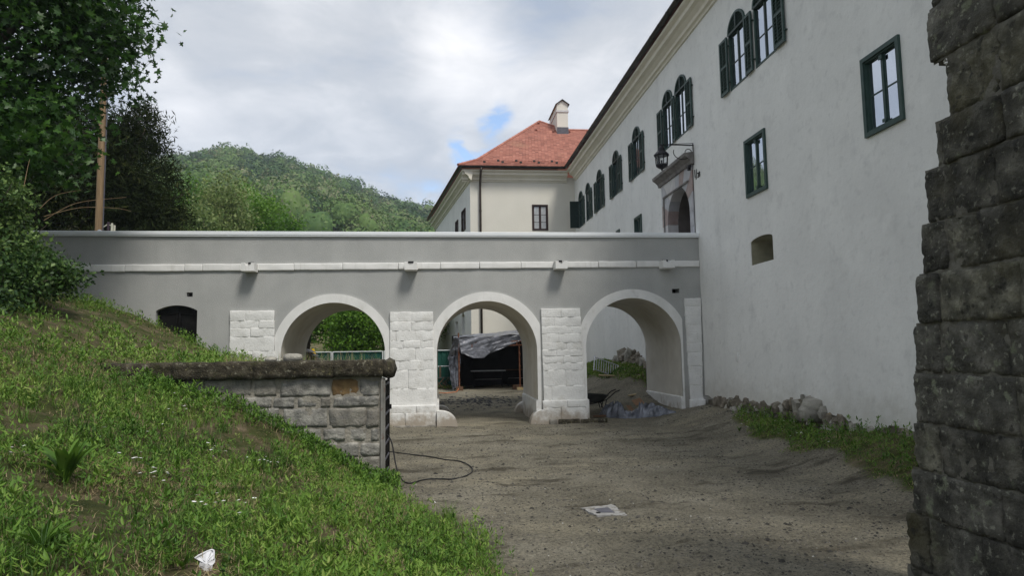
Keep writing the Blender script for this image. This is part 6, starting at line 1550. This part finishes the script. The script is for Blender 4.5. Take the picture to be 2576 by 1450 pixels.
# forest on the hill
def forest():
    r = np.random.default_rng(9); n = 1300
    az = np.radians(np.where(r.random(n) < 0.88, r.uniform(-24, 3, n), r.uniform(-40, 14, n))); d = 165+318*r.random(n)**0.80
    X = d*np.sin(az); Y = d*np.cos(az); Z = height(X, Y)
    R = r.uniform(3.2, 6.3, n)*(1+0.2*vn(X/25, Y/25))
    kind = r.random(n); sp_ = np.clip(0.42+0.27*r.normal(size=n)+0.35*fbm(X/50, Y/50, 1, 2), 0, 0.80); tan = kind > 0.88; sp_[tan] = r.uniform(0.80, 0.96, tan.sum())
    per = 330; hz = r.uniform(0.9, 1.35, n)
    dirs = r.normal(size=(n, per, 3)); dirs[..., 2] = np.abs(dirs[..., 2])*0.9-0.30; dirs /= np.linalg.norm(dirs, axis=2, keepdims=True)
    C = np.stack([X, Y, Z+R*r.uniform(0.7, 1.5, n)], 1)
    def lump(D_): return 1+0.26*vn(D_[..., 0]*2.4+X[:, None], D_[..., 1]*2.4+Y[:, None], D_[..., 2]*2.4)
    sc3 = np.stack([np.ones(n), np.ones(n), hz], 1)[:, None, :]
    P = (C[:, None, :]+dirs*(R[:, None, None]*(lump(dirs)*r.uniform(0.9, 1.07, (n, per)))[..., None])*sc3).reshape(-1, 3)
    v = np.repeat(sp_, per)+0.09*r.normal(size=len(P))
    nrm = dirs.reshape(-1, 3)+0.35*r.normal(size=(len(P), 3)); nrm /= np.linalg.norm(nrm, axis=1, keepdims=True)
    a = r.normal(size=(len(P), 3)); a -= nrm*(a*nrm).sum(1, keepdims=True); a /= np.linalg.norm(a, axis=1, keepdims=True)
    sc = r.uniform(1.0, 2.0, len(P))*np.repeat(0.40+0.60*d/470, per)
    V, Fq = scatter(LEAF4[0], [(0, 1, 2), (0, 2, 3)], P, a, np.cross(nrm, a), nrm, sc)
    # leafy body under each crown's outer leaves, toned darker as painted inner shade
    nu, nv = 9, 6; th = np.linspace(0, 2*np.pi, nu+1)[:-1]; ph = np.linspace(-0.5, 1.45, nv); T, Q = np.meshgrid(th, ph)
    D0 = np.stack([np.cos(T)*np.cos(Q), np.sin(T)*np.cos(Q), np.sin(Q)], 2).reshape(-1, 3); DD = np.broadcast_to(D0, (n, len(D0), 3))
    PB_ = (C[:, None, :]+DD*(R[:, None, None]*0.66*lump(DD)[..., None])*sc3).reshape(-1, 3)
    f = []
    for j_ in range(nv-1):
        for i_ in range(nu): a_, b_ = j_*nu+i_, j_*nu+(i_+1) % nu; f += [(a_, b_, b_+nu), (a_, b_+nu, a_+nu)]
    FB_ = (np.array(f)[None]+(np.arange(n)*len(D0))[:, None, None]).reshape(-1, 3)
    Vall = np.concatenate([V, PB_]); Fall = np.concatenate([Fq, FB_+len(V)]); Call = np.concatenate([np.repeat(v, 4), np.repeat(sp_*0.8, len(D0))])
    o = link_mesh('hill_forest', fast_mesh('hill_forest', Vall, Fall, 3, MT['forest_leaf'], np.clip(Call, 0, 1)))
    tag(o, 'spring green deciduous forest covering the hill behind the bridge', 'forest', kind='stuff')
forest()

# ------------------------------------------------------------------ grass and weeds
def blades(P, hgt, wid, lean, v, r, seg=2):
    n = len(P); th = r.uniform(0, 2*np.pi, n); dx = np.stack([np.cos(th), np.sin(th), 0*th], 1); sx = np.stack([-np.sin(th), np.cos(th), 0*th], 1)
    rows = []
    for k in range(seg):
        t = k/seg; c = P+dx*(lean*hgt*t*t)[:, None]; c[:, 2] += hgt*(t-0.35*lean*t*t); w = wid*(1-t*0.75); rows += [c-sx*w[:, None], c+sx*w[:, None]]
    c = P+dx*(lean*hgt)[:, None]; c[:, 2] += hgt*(1-0.35*lean); rows.append(c)
    V = np.stack(rows, 1).reshape(-1, 3); k = 2*seg+1; f = []
    for s in range(seg-1): f += [(2*s, 2*s+1, 2*s+3), (2*s, 2*s+3, 2*s+2)]
    f.append((2*seg-2, 2*seg-1, 2*seg))
    Fq = (np.array(f)[None]+(np.arange(n)*k)[:, None, None]).reshape(-1, 3)
    return V, Fq, np.repeat(v, k)
def view_points(n, r, xr, yr, power=1.0):
    """random ground points in a region, denser near the camera, only where turf grows"""
    X = r.uniform(xr[0], xr[1], n*6); Y = r.uniform(yr[0], yr[1], n*6); d = np.hypot(X, Y)
    pr2 = np.clip((3.2/np.maximum(d, 3.2))**power, 0, 1); m = turf_mask(X, Y); inview = (X > -0.68*Y-0.8)
    pat = 0.45+1.5*fbm(X*1.2, Y*1.2, 12, 3)-0.35*(Y > 11)
    keep = (r.random(len(X)) < pr2*m*np.clip(pat+0.25, 0.05, 1))&inview; X, Y = X[keep][:n], Y[keep][:n]
    return X, Y, height(X, Y)
def join(parts): 
    Vs, Fs, Cs, b = [], [], [], 0
    for V, F2, C in parts: Vs.append(V); Fs.append(F2+b); Cs.append(C); b += len(V)
    return np.concatenate(Vs), np.concatenate(Fs), np.concatenate(Cs)
def grass_obj(name, label, parts, mat='grass_blade'):
    V, F2, C = join(parts); o = link_mesh(name, fast_mesh(name, V, F2, 3, MT[mat], np.clip(C, 0, 1))); tag(o, label, 'grass', kind='stuff'); return o
r = np.random.default_rng(5)
parts_ = []
X, Y, Z = view_points(10000, r, (-9, 2.2), (2.6, 10.5), 1.25)          # tuft centres
SHP = onG(516, 1440)
def clear_shard(X, Y): return ~((np.abs(X-SHP[0]) < 0.16)&(Y > SHP[1]-0.55)&(Y < SHP[1]+0.06))
def tufts(X, Y, Z, per, h0, h1, w0, r, dry=0.08, vb=0.42):
    k_ = clear_shard(X, Y); X, Y = X[k_], Y[k_]; per_ = per; n = len(X); PX = np.repeat(X, per_)+r.normal(size=n*per_)*0.035; PY = np.repeat(Y, per_)+r.normal(size=n*per_)*0.035
    PZ = height(PX, PY)-0.01; d = np.hypot(PX, PY)
    hh_ = np.repeat(r.uniform(h0, h1, n)*(0.7+0.7*np.clip(0.5+fbm(X*0.9, Y*0.9, 3, 2), 0, 1)), per_)*r.uniform(0.6, 1.15, n*per_)
    tv = vb+0.18*r.normal(size=n)+0.45*fbm(X*0.9, Y*0.9, 6, 3); v = np.repeat(np.clip(tv, 0, 0.8), per_)+0.07*r.normal(size=n*per_); v = np.clip(v, 0, 0.82)
    dr_ = r.random(n*per_) < np.repeat(dry*(1+4*np.clip(fbm(X*1.3, Y*1.3, 20, 2), 0, 1)), per_); v[dr_] = r.uniform(0.9, 1.0, dr_.sum())
    wid = w0*(1+d*0.06)*r.uniform(0.6, 1.3, n*per_)
    return blades(np.stack([PX, PY, PZ], 1), hh_, wid, r.uniform(0.15, 1.1, n*per_), v, r)
parts_.append(tufts(X, Y, Z, 8, 0.04, 0.15, 0.0026, r, 0.11))
X, Y, Z = view_points(2200, r, (-12, -3.4), (10.4, 18.8), 0.6); parts_.append(tufts(X, Y, Z, 9, 0.04, 0.14, 0.003, r, 0.22))
X, Y, Z = view_points(380, r, (-7, 1.6), (3.0, 9.6), 0.8); parts_.append(tufts(X, Y, Z, 34, 0.14, 0.27, 0.0024, r, 0.03, 0.30))   # tall tussocks
grass_obj('bank_grass', 'rough uncut grass growing over the bank at the left', parts_)
# dead straw mats
parts_ = []
X, Y, Z = view_points(2200, r, (-9, 1.6), (2.8, 10.5), 0.9); s = fbm(X*1.3, Y*1.3, 20, 2) > 0.02; X, Y, Z = X[s], Y[s], Z[s]
n = len(X)*16; PX = np.repeat(X, 16)+r.normal(size=n)*0.08; PY = np.repeat(Y, 16)+r.normal(size=n)*0.08
parts_.append(blades(np.stack([PX, PY, height(PX, PY)+0.012], 1), r.uniform(0.03, 0.09, n), np.full(n, 0.0026), r.uniform(1.2, 3.0, n), r.uniform(0.88, 1.0, n), r))
grass_obj('dead_grass', 'patches of pale dead straw lying among the green', parts_)
# leafy weeds: rosettes and upright stems
def weeds(X, Y, per, size, r, vb, stems=True):
    k_ = clear_shard(X, Y); X, Y, size = X[k_], Y[k_], size[k_]
    n = len(X); Z = height(X, Y); th = r.uniform(0, 2*np.pi, (n, per)); el = r.uniform(0.15, 1.1, (n, per)); h = r.uniform(0.02, 0.16, (n, per))*(1.0 if stems else 0.35)*(size[:, None]/0.05)
    D_ = np.stack([np.cos(th)*np.cos(el), np.sin(th)*np.cos(el), np.sin(el)], 2); S_ = np.stack([-np.sin(th), np.cos(th), 0*th], 2); Nn = np.cross(S_, D_)
    sc = size[:, None]*r.uniform(0.7, 1.25, (n, per)); P = np.stack([X[:, None]+0*th, Y[:, None]+0*th, Z[:, None]+h], 2)+D_*sc[..., None]*0.55
    tv = np.array([(0, -0.5, 0), (0.13, -0.2, 0.05), (0.14, 0.15, 0.04), (0, 0.5, -0.10), (-0.14, 0.15, 0.04), (-0.13, -0.2, 0.05)]); tf = np.array([(0, 1, 2), (0, 2, 3), (0, 3, 4), (0, 4, 5)])
    V, F2 = scatter(tv, tf, P.reshape(-1, 3), S_.reshape(-1, 3), D_.reshape(-1, 3), Nn.reshape(-1, 3), sc.reshape(-1))
    v = np.clip(np.repeat(vb+0.14*r.normal(size=n)+0.2*fbm(X*0.9, Y*0.9, 30, 2), per)+0.06*r.normal(size=n*per), 0, 0.83)
    return V, F2, np.repeat(v, 6)
parts_ = []
X, Y, Z = view_points(9000, r, (-9, 1.8), (2.8, 10.55), 1.0); parts_.append(weeds(X, Y, 8, np.clip(np.exp(r.normal(-3.25, 0.30, len(X))), 0, 0.075), r, 0.50))
X, Y, Z = view_points(2600, r, (-12, -3.4), (10.4, 18.6), 0.6); parts_.append(weeds(X, Y, 8, r.uniform(0.04, 0.09, len(X)), r, 0.50))
# a belt of ivy-like weeds along the foot of the low wall
tt = r.random(900); ii = np.interp(tt, np.linspace(0, 1, 7), [_w[k][0] for k in (0, 1, 2, 3, 4, 6, 7)]); X = ii; Y = YW-0.05-np.abs(r.normal(size=900))*0.25
parts_.append(weeds(X, Y, 8, r.uniform(0.03, 0.07, 900), r, 0.38))
o = grass_obj('leafy_weeds', 'leafy green weeds spread through the grass bank', parts_); o['category'] = 'weeds'
# grass strip along the castle wall and behind the right arch
parts_ = []
X = r.uniform(5.2, XF-0.02, 26000); Y = r.uniform(6, 18.6, 26000); k = r.random(26000) < turf_mask(X, Y)*0.8; X, Y = X[k][:5200], Y[k][:5200]
parts_.append(tufts(X, Y, None, 5, 0.02, 0.05, 0.004, r, 0.08, 0.62))
X = r.uniform(4.6, XF-0.1, 9000); Y = r.uniform(22.6, 32, 9000); k = r.random(9000) < turf_mask(X, Y); X, Y = X[k][:2500], Y[k][:2500]
parts_.append(tufts(X, Y, None, 5, 0.05, 0.12, 0.006, r, 0.05, 0.55))
X = r.uniform(-3, 1.0, 3000); Y = r.uniform(29.3, 31, 3000); parts_.append(tufts(X[:900], Y[:900], None, 5, 0.05, 0.12, 0.006, r, 0.05, 0.5))
X = r.uniform(6.2, XF-0.05, 2000); Y = r.uniform(9, 17.5, 2000); k = r.random(2000) < turf_mask(X, Y)*0.35; parts_.append(weeds(X[k], Y[k], 8, r.uniform(0.03, 0.08, k.sum()), r, 0.45))
grass_obj('wall_foot_grass', 'short bright grass strip growing along the foot of the castle wall', parts_)
# dry grass on the coping and at its back
parts_ = []
n = 900; X = r.uniform(wz_(560, 1)[0], wz_(950, 1)[0], n); Y = YW+r.uniform(0.3, 0.75, n); k = r.random(n) < np.interp(X, [wz_(560, 1)[0], wz_(700, 1)[0], wz_(950, 1)[0]], [1, 0.8, 0.5]); X, Y = X[k], Y[k]; n = len(X)
parts_.append(blades(np.stack([X, Y, np.full(n, ZCT-0.12)], 1), r.uniform(0.12, 0.34, n), np.full(n, 0.003), r.uniform(0.1, 0.6, n), np.where(r.random(n) < 0.7, 0.95, 0.6), r))
o = grass_obj('coping_grass', 'thin dry grass stems rising behind the mossy coping', parts_)
# daisies
def daisies():
    centers = [(630, 1030), (665, 1045), (700, 1052), (330, 1185), (370, 1225), (395, 1230), (420, 1232), (520, 1160), (560, 1160), (620, 1190), (660, 1190), (690, 1180), (505, 1290), (540, 1275), (520, 1300), (740, 1180), (430, 1120), (60, 1190), (25, 1160), (480, 1030), (450, 1060), (700, 1190), (610, 1310), (250, 1130)]
    P = []
    rd = random.Random(8)
    for c in centers:
        for q in range(rd.randint(2, 6)): P.append(onG(c[0]+rd.gauss(0, 22), c[1]+rd.gauss(0, 9)))
    for q in range(70): 
        u = rd.uniform(10.5, 16.5); P.append(np.array([rd.uniform(6.5, 7.4), u, 0]))
    V = []; F2 = []
    for p_ in P:
        z = height1(p_[0], p_[1])+rd.uniform(0.09, 0.17); rad = rd.uniform(0.014, 0.022); b = len(V); nx_, ny_ = rd.uniform(-0.3, 0.3), rd.uniform(-0.5, 0.1)
        V.append((p_[0], p_[1], z+0.004)); V += [(p_[0]+rad*math.cos(a), p_[1]+rad*math.sin(a), z+rad*(nx_*math.cos(a)+ny_*math.sin(a))) for a in np.linspace(0, 2*math.pi, 9)[:-1]]
        F2 += [(b, b+1+k, b+1+(k+1) % 8) for k in range(8)]
    o = link_mesh('daisies', mesh_from('daisies', V, F2, MT['petal'])); tag(o, 'scattered small white daisies in the grass', 'flowers', kind='stuff')
daisies()
# the big dock plant
def dock(px, py, nl, size, label, seed):
    p = onG(px, py); z = height1(p[0], p[1]); t = thing('dock_plant', label, 'plant', (p[0], p[1], z)); rd = random.Random(seed)
    for q in range(nl):
        a = rd.uniform(0, 6.28); ln = size*rd.uniform(0.6, 1.1); le = rd.uniform(0.25, 0.85); w = ln*rd.uniform(0.07, 0.11); n = 7; V = []
        for k in range(n):
            tt_ = k/(n-1); rr_ = ln*le*tt_*(0.4+0.6*tt_); zz_ = ln*(tt_-0.45*le*tt_*tt_); ww = w*math.sin(math.pi*min(1, tt_*0.93+0.07))**0.7
            c = np.array([rr_*math.cos(a), rr_*math.sin(a), zz_]); s_ = np.array([-math.sin(a), math.cos(a), 0])
            V += [c-s_*ww+np.array([0, 0, ww*0.4]), c, c+s_*ww+np.array([0, 0, ww*0.4])]
        Fc = []
        for k in range(n-1): b = 3*k; Fc += [(b, b+1, b+4, b+3), (b+1, b+2, b+5, b+4)]
        me = mesh_from('leaf', V, Fc, MT['grass_blade'], True, [rd.uniform(0.12, 0.5)]*len(V)); link_mesh('leaf', me, t)
dock(165, 1222, 34, 0.42, 'large dock plant with long upright leaves in the grass at the left', 2)
dock(100, 1400, 14, 0.26, 'smaller dock plant in the bottom left corner', 3)
dock(460, 1440, 10, 0.20, 'small leafy plant just left of the white plastic fragment', 5)
dock(1860, 1088, 8, 0.16, 'small leafy weed at the edge of the grass strip by the castle wall', 6)
# soil clods and pebbles
def pebbles():
    r = np.random.default_rng(12); n = 26000
    X = r.uniform(-3, 8, n*3); Y = r.uniform(4.0, 19, n*3); d = np.hypot(X, Y); k = (r.random(n*3) < np.clip((5.5/d)**1.2, 0, 1))&(turf_mask(X, Y) < 0.4)&((vn(X*0.9, Y*1.4, 4) > -0.45)|(r.random(n*3) < 0.25)); X, Y = X[k][:n], Y[k][:n]; n = len(X)
    s = np.exp(r.normal(-5.05, 0.55, n)); s = np.clip(s*1.25, 0.003, 0.05); Z = height(X, Y)
    tv = np.array([(1, 0, 0), (-0.5, 0.87, 0), (-0.5, -0.87, 0), (0.1, 0.1, 0.8), (0.9, 0.9, 0.35), (-0.8, 0.1, 0.3)]); tf = np.array([(0, 4, 3), (4, 1, 3), (1, 5, 3), (5, 2, 3), (2, 0, 3)])
    a = r.uniform(0, 6.28, n); A_ = np.stack([np.cos(a), np.sin(a), 0*a], 1); B_ = np.stack([-np.sin(a), np.cos(a), 0*a], 1); Nn = np.tile([0, 0, 1.0], (n, 1))
    V, F2 = scatter(tv, tf, np.stack([X, Y, Z-s*0.15], 1), A_, B_, Nn, s)
    v = np.clip(r.uniform(0, 0.9, n)**1.3, 0, 0.9); w = r.random(n) < 0.02; v[w] = 1.0; v[s > 0.015] *= 0.5
    o = link_mesh('pebbles', fast_mesh('pebbles', V, F2, 3, MT['pebble'], np.repeat(v, 6))); tag(o, 'loose pebbles and soil crumbs strewn over the yard', 'gravel', kind='stuff')
pebbles()
def clods():
    r = np.random.default_rng(13); n = 420; X = r.normal(1.3, 1.0, n); Y = r.normal(24.6, 0.7, n)
    s = r.uniform(0.012, 0.04, n); Z = height(X, Y); mb = MB()
    for x, y, z, q in zip(X, Y, Z, s): rough_box(mb, x-q*1.3, x+q*1.3, y-q, y+q, z-q*0.5, z+q*0.6, (2, 2, 2), q*0.5, q*0.4, 20, seed=x)
    o = link_mesh('soil_clods', mesh_from('soil_clods', mb.v, mb.f, MT['slate'])); tag(o, 'band of dark turned soil clods behind the middle arch', 'soil', kind='stuff')
clods()
def haze():
    mb = MB(); mb.box(-700, 600, -70, 980, -4, 190); o = solo('haze', mb, None, 'thin blue spring air between the yard and the hill', 'haze', (0, 0, 0))
    del o['category']; o['kind'] = 'stuff'
    m = bpy.data.materials.new('air'); m.use_nodes = True; t = m.node_tree; t.nodes.clear(); out = N('ShaderNodeOutputMaterial', t); v = N('ShaderNodeVolumePrincipled', t)
    v.inputs['Color'].default_value = (0.80, 0.88, 1.0, 1); v.inputs['Density'].default_value = 0.00038; v.inputs['Anisotropy'].default_value = 0.2
    t.links.new(v.outputs[0], out.inputs['Volume']); o.data.materials.clear(); o.data.materials.append(m)
haze()
print('OBJECTS', len(bpy.data.objects), 'TRIS', sum(sum(max(1, p.loop_total-2) for p in o.data.polygons) if len(o.data.polygons) < 3000 else len(o.data.loops)-2*len(o.data.polygons) for o in bpy.data.objects if o.type == 'MESH'))
